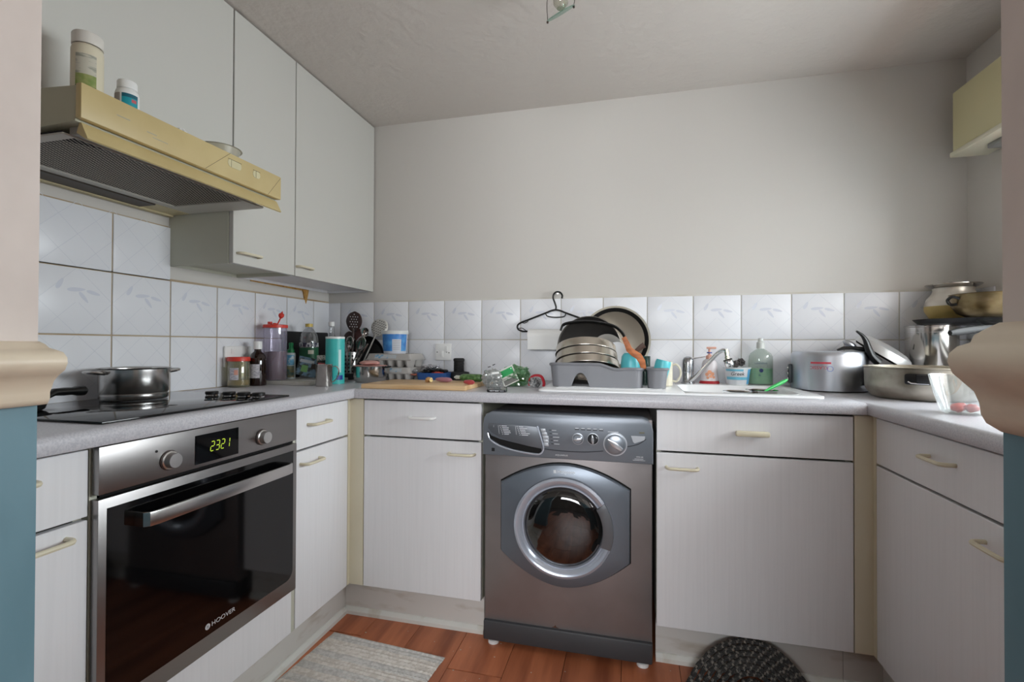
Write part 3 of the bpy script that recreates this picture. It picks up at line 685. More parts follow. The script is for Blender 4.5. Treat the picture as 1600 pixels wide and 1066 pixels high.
# ================================================================ DOORWAY-SIDE FITTINGS
r = thing('window_pelmet', 'cream box pelmet high on the right wall beside the doorway', 'pelmet', (2.86, -.9, 1.81))
pel = mat('pelmet_cream', (208, 200, 158), .55)
b = nb(); box(b, 2.8, XW-.001, -1.78, -.125, 1.83, 2.058, .003); mk('box', b, pel, r, True)
b = nb(); box(b, 2.792, XW-.001, -1.785, -.12, 1.812, 1.83, .003); mk('bottom_rail', b, mat('pelmet_rail', (222, 218, 196), .5), r, True)
b = nb(); box(b, 2.84, 2.9, -1.75, -.24, 1.795, 1.812, .004); mk('blind_roll', b, mat('blind_grey', (150, 152, 150), .7), r, True)

# ceiling lamp with a glass disc
lx, ly = 1.392, -.83
r = thing('ceiling_lamp', 'ceiling lamp with clipped clear glass shade at the top edge', 'lamp', (lx, ly, H))
b = nb(); lathe(b, [(0, -.0004), (.05, -.0004), (.05, -.012), (.042, -.02), (.014, -.026), (.012, -.05), (0, -.05)], 28); mk('base', b, mat('aged_brass', (120, 104, 78), .35, .8), r)
b = nb(); lathe(b, [(.0, -.05), (.016, -.052), (.024, -.075), (.023, -.1), (.012, -.115), (0, -.117)], 24); mk('bulb', b, clear('bulb_glass', (226, 224, 214), .1, .25, (220, 216, 204)), r)
b = nb(); lathe(b, [(0, -.0015), (.047, -.0015), (.047, .0015), (0, .0015)], 32, T((0, 0, -.13)) @ R(-23, 'Y') @ R(30, 'X')); mk('shade', b, clear('green_glass', (206, 232, 222), .12, .12, (150, 200, 184)), r)
for s in (-1, 1):
    c = Vector((s*.041, 0, -.13+s*.041*math.tan(math.radians(23))))
    b = nb(); tube(b, smoothpts([(s*.014, 0, -.02), (s*.034, 0, -.05), (s*.043, 0, -.09), c+Vector((0, 0, .003))], 5), .0011, 6); w_ = mk('wire_arm', b, mat('dark_wire', (74, 64, 56), .4, .6), r)
    b = nb(); lathe(b, [(0, -.008), (.003, -.007), (.0035, -.004), (.0025, -.0012), (0, -.001)], 12, T(c)); mk('clip', b, mat('clip_brown', (66, 50, 42), .5), w_)

# sockets
def switch(name, label, root_m, parts):
    pass
r = thing('wall_switch', 'white fused switch plate on the back wall tiles', 'switch', (.677, -.0075, 1.052))
b = nb(); box(b, -.043, .043, -.01, -.0003, -.043, .043, .003); mk('plate', b, white, r)
b = nb(); box(b, -.014, .002, -.0125, -.01, -.024, .006, .001); mk('rocker', b, white, r)
b = nb(); box(b, .012, .026, -.0125, -.01, .0, .03, .001); mk('fuse_holder', b, white, r)
b = nb()
for x, z in ((-.032, -.001), (.032, -.004), (.019, -.0)): lathe(b, [(0, .0003), (.003, .0003), (.003, 0), (0, 0)], 10, T((x, -.0101, z)) @ R(90, 'X'))
mk('screw', b, blk, r)
r = thing('wall_socket', 'white socket plate on the left wall behind the red-lidded jar', 'socket', (.0075, -.634, 1.037))
b = nb(); box(b, .0003, .011, -.073, .073, -.043, .043, .003); mk('plate', b, white, r)
b = nb(); box(b, .011, .0135, .03, .044, .012, .032, .001); box(b, .011, .0135, -.044, -.03, .012, .032, .001); mk('rocker', b, white, r)

# ================================================================ THINGS ON THE HOB AND LEFT WORKTOP
def vessel(prof_out, t=.0015, seg=40, M=None, rim=True):
    """open pot from an outer profile (bottom centre -> rim)"""
    b = nb(); inner = [(max(0, r_-t), z+(t if i < 2 else 0)) for i, (r_, z) in enumerate(prof_out)][::-1]
    lathe(b, prof_out+inner, seg, M); return b
HZ = ZW+.0065
# two-handled saucepan on the hob
px_, py_ = .13, -1.157
r = thing('saucepan', 'small steel saucepan with two side handles on the hob', 'saucepan', (px_, py_, HZ))
sc = pxm(208, py_)*91/2
b = vessel([(0, 0), (sc*.93, 0), (sc*.96, .004), (sc*.96, .016), (sc*.93, .017), (sc*.97, .022), (sc*.98, .09), (sc*1.04, .094)]); mk('pot', b, steel, r)
for s in (-1, 1):
    dirv = Vector((.22*s*-1*-1, .97*s, 0)).normalized(); n = Vector((-dirv.y, dirv.x, 0)); c = dirv*sc*.97+Vector((0, 0, .08))
    b = nb(); tube(b, smoothpts([c-n*.024, c-n*.023+dirv*.022+Vector((0, 0, .003)), c+dirv*.037+Vector((0, 0, .004)), c+n*.023+dirv*.022+Vector((0, 0, .003)), c+n*.024], 5), .0058, 8, flat=.9); mk('handle', b, steel, r)
# frying pan mostly behind the doorway
q = Vector((.15, -1.462, HZ))
r = thing('frying_pan', 'frying pan at the back of the hob showing only its black handle', 'pan', q)
b = vessel([(0, 0), (.046, 0), (.052, .004), (.06, .03)], .002); mk('pan', b, mat('nonstick', (24, 24, 25), .4), r)
b = nb(); h1 = on(0, .135, 134, 610)-q; h0 = Vector((0, .056, .024)); hm_ = on(0, .14, 84, 613)-q
tube(b, [h0, h0*.5+hm_*.5, hm_, hm_+(h1-hm_)*.3, hm_+(h1-hm_)*.55, hm_+(h1-hm_)*.72, hm_+(h1-hm_)*.9, h1], [.006, .009, .012, .0135, .0125, .0165, .0175, .009], 12, flat=.8); mk('handle', b, blk, r)

# tray with the bottles
r = tag(mk('tray', (lambda b: (prism(b, rrect(.047, .305, -.565, -.275, .012, 4), ZW+.0003, .931, 'z', bev=.002), b)[1])(nb()), mat('pale_board', (206, 204, 200), .4, var=((190, 184, 172), (12, 12, 12), .45, .7))), 'pale board under the bottles in the left corner', 'board')
ZT = .9313
def bottle_thing(name, label, cat, u, y, z0): return thing(name, label, cat, (wx(u, y), y, z0))
b = nb(); box(b, -.008, .008, -.17, .17, 0, .236, .006, M=T((.032, -.21, ZW+.0003)) @ R(-3, 'Y')); tag(mk('black_tray', b, mat('black_board', (14, 14, 15), .35)), 'black tray standing on edge behind the bottles', 'tray')
# jar with red lid
r = bottle_thing('jar', 'clear jar with red lid and a little yellow spice left in it', 'jar', 373, -.682, ZW+.0003)
j = .041
b = nb(); lathe(b, [(0, 0), (j*.95, 0), (j, .006), (j, .092), (j*.93, .1), (j*.93, .108)], 32); lathe(b, [(j*.9, .108), (j*.9, .1), (j*.965, .09), (j*.965, .008), (0, .004)], 32); mk('glass', b, clear('jar_plastic', (226, 224, 206), .06, .16, (206, 200, 170)), r)
b = nb(); lathe(b, [(0, .0045), (j*.95, .0085), (j*.95, .026), (j*.5, .027), (0, .024)], 28); mk('spice', b, mat('yellow_spice', (206, 170, 70), .8), r)
b = nb(); lathe(b, [(j*.97, .104), (j*1.02, .105), (j*1.02, .118), (j*.98, .121), (0, .121)], 32); mk('lid', b, mat('red_lid', (214, 62, 48), .4), r)
def label_patch(parent, rad, z0, z1, a0, a1, m, name='label', face=None, sxy=(1, 1)):
    b = nb(); n = 30; rad *= 1.004; lo, hi = [], []
    for k in range(n+1):
        t = a0+(a1-a0)*k/n; lo.append(b.verts.new((rad*math.sin(t)*sxy[0], -rad*math.cos(t)*sxy[1], z0))); hi.append(b.verts.new((rad*math.sin(t)*sxy[0], -rad*math.cos(t)*sxy[1], z1)))
    for k in range(n): b.faces.new((lo[k], lo[k+1], hi[k+1], hi[k]))
    o = mk(name, b, m, parent, recalc=False); return o
paper = mat('label_paper', (206, 202, 206), .7, var=((170, 166, 176), (90, 90, 260), .45, .6))
label_patch(r, j*1.006, .03, .078, -.1, .75, paper)
label_patch(r, j*1.01, .05, .07, .35, .7, mat('salmon_print', (222, 160, 140), .7), 'label_mark')
# brown medicine bottle
r = bottle_thing('medicine_bottle', 'dark brown medicine bottle with white cap and paper label', 'bottle', 402.5, -.602, ZW+.0003)
j = .0345
b = nb(); lathe(b, [(0, 0), (j*.94, 0), (j, .005), (j, .1), (j*.95, .115), (j*.72, .133), (j*.42, .142), (j*.38, .146), (j*.38, .165), (0, .165)], 32); mk('glass', b, mat('brown_glass', (30, 12, 8), .06, coat=.5), r)
b = nb(); lathe(b, [(j*.4, .152), (j*.5, .152), (j*.5, .182), (j*.46, .185), (0, .185)], 24); mk('cap', b, white, r)
label_patch(r, j*1.008, .032, .09, -1.1, .95, paper)
# drink pitcher
r = bottle_thing('drink_pitcher', 'tall plastic pitcher half full of brown drink with red flip lid', 'pitcher', 430, -.505, ZT)
j = .0465
b = nb(); lathe(b, [(0, 0), (j*.97, 0), (j, .004), (j*1.01, .235)], 36); mk('jug', b, clear('pitcher_plastic', (232, 228, 238), .06, .24, (206, 200, 222)), r)
b = nb(); lathe(b, [(0, .002), (j*.955, .002), (j*.965, .125), (0, .125)], 36); mk('drink', b, mat('brown_drink', (112, 66, 52), .3), r)
red = mat('red_lid', (214, 62, 48), .4)
b = nb(); lathe(b, [(j*1.0, .229), (j*1.08, .229), (j*1.08, .241), (j*1.0, .243), (0, .244)], 36); lathe(b, [(0, .244), (.01, .244), (.009, .256), (0, .256)], 16, T((-.02, -.01, 0))); lathe(b, [(0, .244), (.009, .244), (.007, .25), (0, .25)], 16, T((.012, -.018, 0))); ld = mk('lid', b, red, r)
b = nb(); c0, c1 = Vector((.014, -.005, .244)), Vector((.03, -.005, .272)); tube(b, [c0, c1], .0028, 8); lathe(b, [(0, -.004), (.006, 0), (.0115, .008), (.011, .018), (.004, .023), (.0015, .03), (0, .031)], 16, T(c1) @ R(18, 'Y')); mk('flip_cap', b, red, ld)
# small bottle, green cap
r = bottle_thing('squeeze_bottle', 'small bottle with green nozzle cap and blue label', 'bottle', 454.5, -.405, ZT)
j = .0195
b = nb(); lathe(b, [(0, 0), (j, 0), (j*1.02, .004), (j*1.02, .112), (j*.9, .118), (0, .118)], 24); mk('body', b, mat('bottle_pale', (196, 206, 206), .35), r)
label_patch(r, j*1.035, .062, .108, -1.4, 1.4, mat('blue_label', (96, 168, 204), .5, var=((206, 224, 230), (60, 60, 60), .5, .6)))
label_patch(r, j*1.035, .006, .058, -1.4, 1.4, mat('pasture_label', (86, 120, 116), .5, var=((150, 140, 100), (50, 50, 70), .4, .62)), 'lower_label')
b = nb(); lathe(b, [(j*.75, .118), (j*.75, .132), (j*.5, .136), (j*.46, .15), (j*.52, .152), (j*.52, .164), (0, .165)], 20); mk('cap', b, mat('green_cap', (24, 128, 72), .4), r)
# big clear bottle
r = bottle_thing('oil_bottle', 'large clear plastic bottle with green label and yellow cap', 'bottle', 482.5, -.33, ZT)
j = .042
b = nb(); lathe(b, [(0, 0), (j*.93, 0), (j, .008), (j, .16), (j*.97, .185), (j*.82, .207), (j*.55, .225), (j*.36, .233), (j*.33, .246)], 36); mk('body', b, clear('pet', (232, 234, 236), .12, .10, (220, 224, 226)), r)
label_patch(r, j*1.006, .06, .142, -1.1, 2.1, mat('green_label', (30, 94, 62), .45))
label_patch(r, j*1.01, .112, .13, .55, 1.15, mat('cream_print', (216, 214, 196), .5), 'label_mark')
label_patch(r, j*1.004, .146, .164, -1.1, 2.1, mat('dark_print', (60, 62, 84), .5, var=((206, 208, 212), (160, 160, 60), .48, .52)), 'label_band')
b = nb(); lathe(b, [(j*.34, .24), (j*.4, .24), (j*.4, .254), (0, .256)], 20); mk('cap', b, mat('yellow_cap', (206, 180, 88), .4), r)
# leaning picture pouch
r = thing('seasoning_pouch', 'blue picture pouch leaning in front of the green-labelled bottle', 'pouch', (wx(481, -.41), -.425, ZT))
pm = mat('pouch_print', (120, 152, 176), .3, var=((64, 76, 72), (40, 40, 55), .46, .58))
M_ = R(-11, 'X') @ R(9, 'Y') @ R(18, 'Z')
b = nb(); gx, gz = 9, 9; V = []
for k in (0, 1):
    V.append([[b.verts.new(M_ @ Vector(((-.052+.104*i/gx), (-1 if k == 0 else 1)*.009*math.sin(PI*i/gx)*math.sin(PI*(.12+.8*jz/gz)), .013+.085*jz/gz))) for i in range(gx+1)] for jz in range(gz+1)])
for k in (0, 1):
    for jz in range(gz):
        for i in range(gx):
            b.faces.new((V[k][jz][i], V[k][jz][i+1], V[k][jz+1][i+1], V[k][jz+1][i]))
bmesh.ops.remove_doubles(b, verts=b.verts[:], dist=.0005)
mk('pouch', b, pm, r)
for (x0, x1, z0, z1, c, nm) in ((-.03, .0, .03, .06, (126, 180, 110), 'picture'), (.012, .042, .05, .075, (52, 44, 42), 'picture'), (.03, .046, .08, .094, (222, 190, 60), 'badge'), (-.045, .02, .072, .086, (196, 206, 212), 'title_band')):
    b = nb(); 
    for i in range(4):
        xa, xb_ = x0+(x1-x0)*i/4, x0+(x1-x0)*(i+1)/4
        f_ = lambda x, z: -.0012-.009*math.sin(PI*(x+.052)/.104)*math.sin(PI*(.12+.8*(z-.013)/.085))
        b.faces.new([b.verts.new(M_ @ Vector((x, f_(x, z), z))) for x, z in ((xa, z0), (xb_, z0), (xb_, z1), (xa, z1))])
    mk(nm, b, mat('pouch_%d_%d' % (c[0], c[1]), c, .35), r)
# small jar behind mug
r = bottle_thing('spice_jar', 'small spice jar with white lid behind the steel mug', 'jar', 503, -.405, ZT)
j = .0215
b = nb(); lathe(b, [(0, 0), (j, 0), (j, .075), (j*.85, .084), (0, .084)], 24); mk('glass', b, mat('jar_dark', (60, 56, 48), .12), r)
label_patch(r, j*1.02, .045, .074, -.2, 1.2, mat('red_label', (206, 84, 92), .5))
b = nb(); lathe(b, [(j*.98, .086), (j*1.02, .086), (j*1.02, .106), (j*.96, .108), (0, .108)], 24); mk('lid', b, mat('white_lid', (222, 218, 212), .4, var=((150, 140, 134), (160, 160, 160), .5, .56)), r)
# clear bottle with white cap, leaning
r = thing('clear_bottle', 'leaning clear bottle with white cap behind the turquoise tube', 'bottle', (wx(523, -.235), -.235, ZW+.0006), rot=(0, math.radians(-4), 0))
j = .024
b = nb(); lathe(b, [(0, .003), (j*.93, .003), (j, .008), (j, .17), (j*.9, .195), (j*.5, .22), (j*.48, .23), (j*.48, .268)], 28); mk('body', b, clear('pet', (232, 234, 236), .12, .1, (220, 224, 226)), r)
b = nb(); lathe(b, [(j*.5, .262), (j*.6, .262), (j*.6, .283), (0, .285)], 20); mk('cap', b, white, r)
# turquoise tube
r = bottle_thing('turquoise_tube', 'tall turquoise cardboard tube with white rim beside the steel mug', 'tube', 523.5, -.425, ZW+.0003)
j = pxm(523, -.425)*14.2
turq = mat('turquoise', (66, 190, 186), .4)
b = nb(); lathe(b, [(0, 0), (j, 0), (j, .2), (0, .2)], 36); mk('tube', b, turq, r)
b = nb(); lathe(b, [(j*1.002, .198), (j*1.02, .199), (j*1.02, .2065), (j*.96, .2075), (j*.94, .203), (0, .203)], 36); mk('rim', b, white, r)
label_patch(r, j*1.008, .018, .038, .75, 1.5, mat('navy_print', (30, 66, 150), .4), 'label_mark')
label_patch(r, j*1.008, .05, .15, .95, 1.25, mat('pale_turq', (190, 228, 226), .4), 'print_strip')
label_patch(r, j*1.008, .052, .072, -.6, -.1, mat('mid_turq', (120, 206, 202), .4), 'print_mark')
# steel mug
r = bottle_thing('steel_mug', 'small polished steel mug at the front of the left corner', 'mug', 506.5, -.56, ZW+.0003)
j = .0325
b = vessel([(0, 0), (j*.97, 0), (j, .003), (j, .088), (j*1.03, .09)], .0012, 36); mk('cup', b, mat('polished_steel', (190, 186, 182), .14, 1), r)
dv = Vector((.97, .24, 0)); b = nb(); tube(b, smoothpts([dv*j*.98+Vector((0, 0, .08)), dv*(j+.018)+Vector((0, 0, .082)), dv*(j+.028)+Vector((0, 0, .065)), dv*(j+.024)+Vector((0, 0, .04)), dv*(j+.01)+Vector((0, 0, .022)), dv*j*.98+Vector((0, 0, .016))], 5), .006, 8, flat=.35); mk('handle', b, mat('polished_steel', (190, 186, 182), .14, 1), r)

# ================================================================ UTENSILS IN THE CORNER
ux, uy = wx(548, -.17), -.17
r = thing('utensil_holder', 'perforated steel utensil holder in the left corner', 'utensil holder', (ux, uy, ZW+.0003))
j = .047
b = vessel([(0, .02), (j, .02), (j, .135), (j*1.03, .137)], .0012, 36); mk('cup', b, steel, r)
for jz in range(5):
    for k in range(9):
        a = -1.5+3.0*k/8; b = nb(); lathe(b, [(0, .0006), (.0042, .0006), (.0042, 0), (0, 0)], 8, R(math.degrees(a), 'Z') @ T((0, -j-.0003, .04+.019*jz)) @ R(90, 'X')); mk('hole', b, dark, r)
b = nb(); lathe(b, [(j*.6, 0), (j*1.05, 0), (j*1.1, .006), (j*1.1, .03), (j*1.0, .032)], 32); mk('base', b, mat('dark_base', (70, 70, 72), .3, .6), r)
def utensil(name, label, cat, tip, foot, head, m, hr=.004, group='utensils in the holder'):
    """tip: world point of the head centre; foot: point in the holder"""
    r_ = thing(name, label, cat, foot, group); d = Vector(tip)-Vector(foot)
    b = nb(); tube(b, [(0, 0, 0), d*.5, d*.86], [hr, hr, hr*.9], 8, flat=.6); mk('handle', b, m, r_)
    z = d.normalized(); x = Vector((1, 0, 0)); x = (x-z*x.dot(z)).normalized(); y = z.cross(x)
    M = Matrix((x, y, z)).transposed().to_4x4(); M.translation = d
    head(r_, M, m); return r_
brown = mat('brown_plastic', (52, 30, 24), .35); steelp = mat('polished_steel', (190, 186, 182), .14, 1)
def spoon_head(w, h, depth=.012, holes=None, hm=None):
    def f(r_, M, m):
        b = nb(); N = 12
        rows = []
        for i in range(N+1):
            t = -1+2*i/N; hw = w/2*math.sqrt(max(0, 1-t*t))*(1-.18*t*-1 if t < 0 else 1); hw = max(hw, .003)
            rows.append([b.verts.new(M @ Vector((hw*s, depth*(1-(s*hw/(w/2))**2-t*t*.6), t*h/2))) for s in (-1, -.5, 0, .5, 1)])
        for a_, c_ in zip(rows, rows[1:]):
            for k in range(4): b.faces.new((a_[k], a_[k+1], c_[k+1], c_[k]))
        o = mk('head', b, m, r_); mo = o.modifiers.new('s', 'SOLIDIFY'); mo.thickness = .0018
        if holes:
            n_ = 0
            for (hx, hz, hr_) in holes:
                b = nb(); lathe(b, [(0, .0008), (hr_, .0008), (hr_, 0), (0, 0)], 8, M @ T((hx, depth*(1-(hx/(w/2))**2-(hz/(h/2))**2*.6)-.0036, hz)) @ R(90, 'X')); mk('hole', b, hm, o)
    return f
def up(u, v, y): return on(1, y, u, v)
hl = [(x*.0135+((k % 2)*.0065), z*.0125, .0027) for k, z in enumerate(range(-3, 4)) for x in range(-2, 3) if (x*.0135+((k % 2)*.0065))**2/.028**2+(z*.0125)**2/.043**2 < .9]
foot = (ux, uy+.012, ZW+.03)
palegap = mat('hole_pale', (222, 220, 222), .6)
utensil('slotted_spoon', 'large dark brown slotted spoon standing highest in the holder', 'spoon', up(553, 503, -.15), (ux-.012, uy+.02, ZW+.03), spoon_head(.09, .105, .004, hl, palegap), brown, .007)
utensil('serving_spatula', 'dark brown spatula behind the slotted spoon', 'spatula', up(545, 529, -.125), (ux-.026, uy+.026, ZW+.03), spoon_head(.058, .075, .005), brown, .006)
utensil('serving_spatula', 'reddish brown spatula right of the slotted spoon handle', 'spatula', up(559, 524, -.118), (ux+.002, uy+.034, ZW+.03), spoon_head(.045, .07, .005), mat('red_brown', (74, 34, 28), .35), .006)
utensil('ladle', 'round steel ladle on the right of the utensil holder', 'ladle', up(569.5, 519.5, -.175), (ux+.02, uy+.0, ZW+.03), spoon_head(.046, .046, .02), steelp)
utensil('slotted_server', 'steel slotted server at the front of the utensil holder', 'spoon', up(546, 536, -.215), (ux-.01, uy-.028, ZW+.03), spoon_head(.046, .066, .008, [(-.012, -.005, .003), (-.012, .008, .003), (0, .012, .003), (0, -.008, .003)], dark), steelp)
utensil('serving_spoon', 'broad steel serving spoon at the front of the utensil holder', 'spoon', up(563, 538, -.225), (ux+.006, uy-.026, ZW+.03), spoon_head(.05, .08, .01), steelp)
r_ = utensil('steel_tongs', 'straight steel handle leaning right out of the utensil holder', 'utensil', up(579, 530, -.19), (ux+.016, uy-.016, ZW+.03), lambda a, b_, c: None, steelp, .006)
utensil('steel_spoon', 'thin steel spoon handle leaning left out of the utensil holder', 'spoon', up(537, 539, -.2), (ux-.0, uy-.034, ZW+.03), lambda a, b_, c: None, steelp, .003)
hs = [(x*.0125+((k % 2)*.006), z*.0115, .0027) for k, z in enumerate(range(-3, 4)) for x in range(-3, 4) if (x*.0125+((k % 2)*.006))**2+(z*.0115)**2 < .041**2]
utensil('skimmer', 'round pale perforated skimmer rising behind the blue tub', 'skimmer', up(592.5, 512, -.09), (ux+.029, uy+.022, ZW+.03), spoon_head(.096, .096, .004, hs, mat('hole_grey', (66, 66, 70), .6)), mat('pale_steel', (214, 212, 206), .4, .35))
# black pan against the back wall
r = thing('black_pan', 'black frying pan leaning on the tiles behind the utensil holder', 'pan', (.262, -.035, ZW+.0003))
b = nb(); lathe(b, [(0, 0), (.085, 0), (.108, .03), (.106, .03), (.083, .003), (0, .003)], 40, T((0, 0, .1085)) @ R(84, 'X')); mk('pan', b, mat('nonstick', (24, 24, 25), .4), r)

# ---------------------------------------------------------------- pot, egg boxes, tub
ex = wx(604, -.19)
pulp = mat('egg_box_pulp', (176, 172, 168), .9, bump=((90, 90, 90), .3, .002))
def egg_box(label, x0, x1, y0, y1, z0, lidc):
    r_ = thing('egg_box', label, 'egg box', ((x0+x1)/2, (y0+y1)/2, z0), 'stacked egg boxes'); w = (x1-x0)/2; d = (y1-y0)/2
    b = nb(); nx = max(2, round((x1-x0)/.05))
    for i in range(nx):
        for k in (0, 1):
            cx = -w+(i+.5)*2*w/nx; cy = -d/2+k*d; hw = w/nx; hd = d/2
            lathe(b, [(0, 0), (hw*.62, 0), (hw*.8, .012), (hw*.98, .034)], 12, T((cx, cy, 0)), sy=hd/hw)
    box(b, -w, w, -d, d, .033, .037); mk('cups', b, pulp, r_)
    b = nb(); P0 = rrect(-w, w, -d, d, .012, 3); P1 = rrect(-w+.009, w-.009, -d+.009, d-.009, .012, 3)
    v0 = [b.verts.new((p[0], p[1], .0372)) for p in P0]; v1 = [b.verts.new((p[0], p[1], .064)) for p in P1]
    for i in range(len(P0)): b.faces.new((v0[i], v0[(i+1) % len(P0)], v1[(i+1) % len(P0)], v1[i]))
    b.faces.new(v1); mk('lid', b, pulp, r_)
    b = nb(); b.faces.new([b.verts.new((x, -d+.0075*((z-.0372)/.0268)*1.2-.0006, z)) for x, z in ((-w*.6, .042), (w*.35, .042), (w*.35, .059), (-w*.6, .059))]); mk('label', b, mat('egg_print', (186, 192, 196), .8, var=((96, 158, 196), (50, 50, 50), .52, .6)), r_)
    return r_
egg_box('lower grey egg box behind the small steel pot', .452, .584, -.208, -.045, ZW+.0003, 1)
egg_box('upper grey egg box carrying the blue tub', .352, .592, -.21, -.045, ZW+.0653, 1)
ZE = ZW+.1297
tu = wx(617, -.125); j = pxm(617, -.125)*20
r = thing('blue_tub', 'blue and white plastic tub standing on the egg boxes', 'tub', (tu, -.125, ZE))
b = nb(); lathe(b, [(0, 0), (j*.85, 0), (j*.86, .003), (j*.95, .098), (0, .098)], 40); mk('tub', b, mat('pale_tub', (206, 208, 216), .35), r)
def label_cone(parent, r0, r1, z0, z1, a0, a1, m, nm, n=30):
    b = nb(); lo, hi = [], []; g = 1.006
    for k in range(n+1):
        t = a0+(a1-a0)*k/n; lo.append(b.verts.new((g*r0*math.sin(t), -g*r0*math.cos(t), z0))); hi.append(b.verts.new((g*r1*math.sin(t), -g*r1*math.cos(t), z1)))
    for k in range(n): b.faces.new((lo[k], lo[k+1], hi[k+1], hi[k]))
    return mk(nm, b, m, parent, recalc=False)
label_cone(r, j*.878, j*.957, .012, .096, -1.5, 1.65, mat('tub_blue', (64, 130, 204), .35, var=((96, 166, 222), (30, 30, 30), .45, .65)), 'print')
label_cone(r, j*.887, j*.94, .012, .07, .25, 1.0, mat('tub_panel', (206, 208, 214), .5), 'text_panel')
for k in range(6): label_cone(r, j*(.898+.008*k), j*(.9005+.008*k), .02+.0085*k, .022+.0085*k, .32, .9, mat('grey_text', (150, 152, 164), .6), 'text_line')
b = nb(); lathe(b, [(j*.95, .095), (j*1.03, .095), (j*1.03, .108), (j*1.0, .112), (0, .112)], 40); mk('lid', b, mat('tub_lid', (214, 216, 214), .35), r)
# small steel pot with pink cloth
cx_, cy_ = wx(578.5, -.305), -.305; j = pxm(578, -.305)*26
r = thing('steel_pot', 'small shiny steel pot in front of the egg boxes', 'pot', (cx_, cy_, ZW+.0003))
b = vessel([(0, 0), (j*.78, 0), (j*.92, .01), (j*.98, .03), (j*.98, .072), (j*1.03, .075)], .0015); mk('pot', b, steelp, r)
b = nb(); tube(b, smoothpts([Vector((j*.97, -.012, .068)), Vector((j+.02, -.01, .072)), Vector((j+.022, .01, .072)), Vector((j*.97, .014, .068))], 5), .0035, 8); mk('handle', b, blk, r)
b = nb(); blob(b, (cx_+.0, cy_, ZW+.0885), (j*.62, j*.5, .011), 4, .25, 1.4, 3, floor=ZW+.0766); lathe(b, [(0, .0757), (j*.985, .0757), (j*.985, .0767), (0, .0767)], 36, T((cx_, cy_, ZW)))
tag(mk('pink_cloth', b, mat('pink_cloth', (214, 160, 152), .8)), 'flat pink bundle resting on the small steel pot', 'cloth')

# ---------------------------------------------------------------- chopping board and what lies on it
cb = mat('board_wood', (222, 190, 146), .5, var=((200, 160, 112), (3, 26, 26), .4, .65))
b = nb(); prism(b, [(.574, -.612), (1.0, -.598), (1.002, -.335), (.572, -.345)], ZW+.0004, ZW+.0185, 'z', bev=.002); tag(mk('chopping_board', b, cb), 'pale wooden chopping board at the front of the back worktop', 'chopping board')
ZC = ZW+.0188
def at(u, y, z): p = wx(u, y); return Vector((p, y, z))
p = at(671, -.47, ZC); b = nb(); blob(b, (p.x-.004, p.y, ZC+.0105), (.0145, .011, .0105), 3, .35, 2, 3, floor=ZC+.0002)
r = thing('ginger_root', 'small cut piece of ginger root on the chopping board', 'ginger', p); mk('root', b, mat('ginger_skin', (196, 150, 96), .7, var=((160, 108, 60), (70, 70, 70), .45, .6)), r, True)
b = nb(); lathe(b, [(0, 0), (.0095, 0), (.0095, .002), (0, .002)], 16, T(p+Vector((.0085, -.0045, .0105))) @ R(70, 'Z') @ R(90, 'X')); mk('cut_face', b, mat('ginger_flesh', (226, 202, 140), .5), r, True)
p0, p1 = at(681, -.43, ZC+.0105), at(706, -.46, ZC+.0105)
b = nb(); d = p1-p0; tube(b, [p0, p0+d*.1, p0+d*.35, p0+d*.75, p0+d*.92, p1], [.003, .007, .0098, .0098, .0075, .003], 14); tag(mk('pink_root', b, mat('pink_root', (176, 122, 134), .5)), 'pinkish purple root vegetable lying on the chopping board', 'vegetable')
p0, p1 = at(725, -.52, ZC+.0098), at(741, -.55, ZC+.0098)
b = nb(); d = p1-p0; tube(b, [p0, p0+d*.12, p0+d*.5, p0+d*.85, p1], [.003, .0075, .0092, .0085, .003], 14); tag(mk('red_chilli', b, mat('red_veg', (186, 74, 78), .35)), 'short red chilli pepper at the right end of the chopping board', 'chilli')
p0, p1 = at(713, -.375, ZC+.0165), at(752, -.395, ZC+.0165); d = p1-p0
r = thing('cucumber', 'half cucumber in cling film at the back of the chopping board', 'cucumber', p0)
b = nb(); tube(b, [p0+d*.16, p0+d*.2, p0+d*.3, p0+d*.97, p1], [.007, .0115, .0155, .016, .014], 16); mk('flesh', b, mat('cucumber_skin', (62, 96, 50), .35, var=((104, 140, 84), (60, 60, 60), .45, .62)), r, True)
b = nb(); tube(b, [p0-d*.08, p0, p0+d*.17], [.003, .0085, .008], 12); mk('film_end', b, mat('film_white', (206, 210, 200), .3), r, True)
# blue tray with packets
bx0, bx1 = wx(634, -.2), wx(698, -.2)
r = thing('blue_tray', 'shallow blue plastic tray of crumpled packets behind the chopping board', 'tray', ((bx0+bx1)/2+.03, -.13, ZW+.0003))
bx0 = .612; w = (bx1-.005-bx0)/2; X0 = bx0+w; r.location.x = X0
b = nb(); P0 = rrect(-w+.006, w-.006, -.07, .07, .02, 4); P1 = rrect(-w, w, -.076, .076, .022, 4); P2 = rrect(-w+.004, w-.004, -.072, .072, .02, 4); P3 = rrect(-w+.01, w-.01, -.066, .066, .018, 4)
vr = [[b.verts.new((q[0], q[1], z)) for q in P] for P, z in ((P0, 0), (P1, .04), (P2, .04), (P3, .004))]
for a_, c_ in zip(vr, vr[1:]):
    for i in range(len(P0)): b.faces.new((a_[i], a_[(i+1) % len(P0)], c_[(i+1) % len(P0)], c_[i]))
b.faces.new(vr[0]); b.faces.new(vr[3]); mk('tray', b, mat('blue_plastic', (44, 88, 150), .35), r)
foil = mat('foil', (196, 196, 200), .22, .9)
def packet(name, label, u, v, y, rr_, seed, m, cat='packet', fl=None):
    p = on(1, y, u, v); b = nb(); blob(b, (0, 0, 0), rr_, seed, .4, 2.0, 4, ridge=.35); o = mk(name, b, m, ang=18); o.location = p; tag(o, label, cat, 'packets in the blue tray'); return o
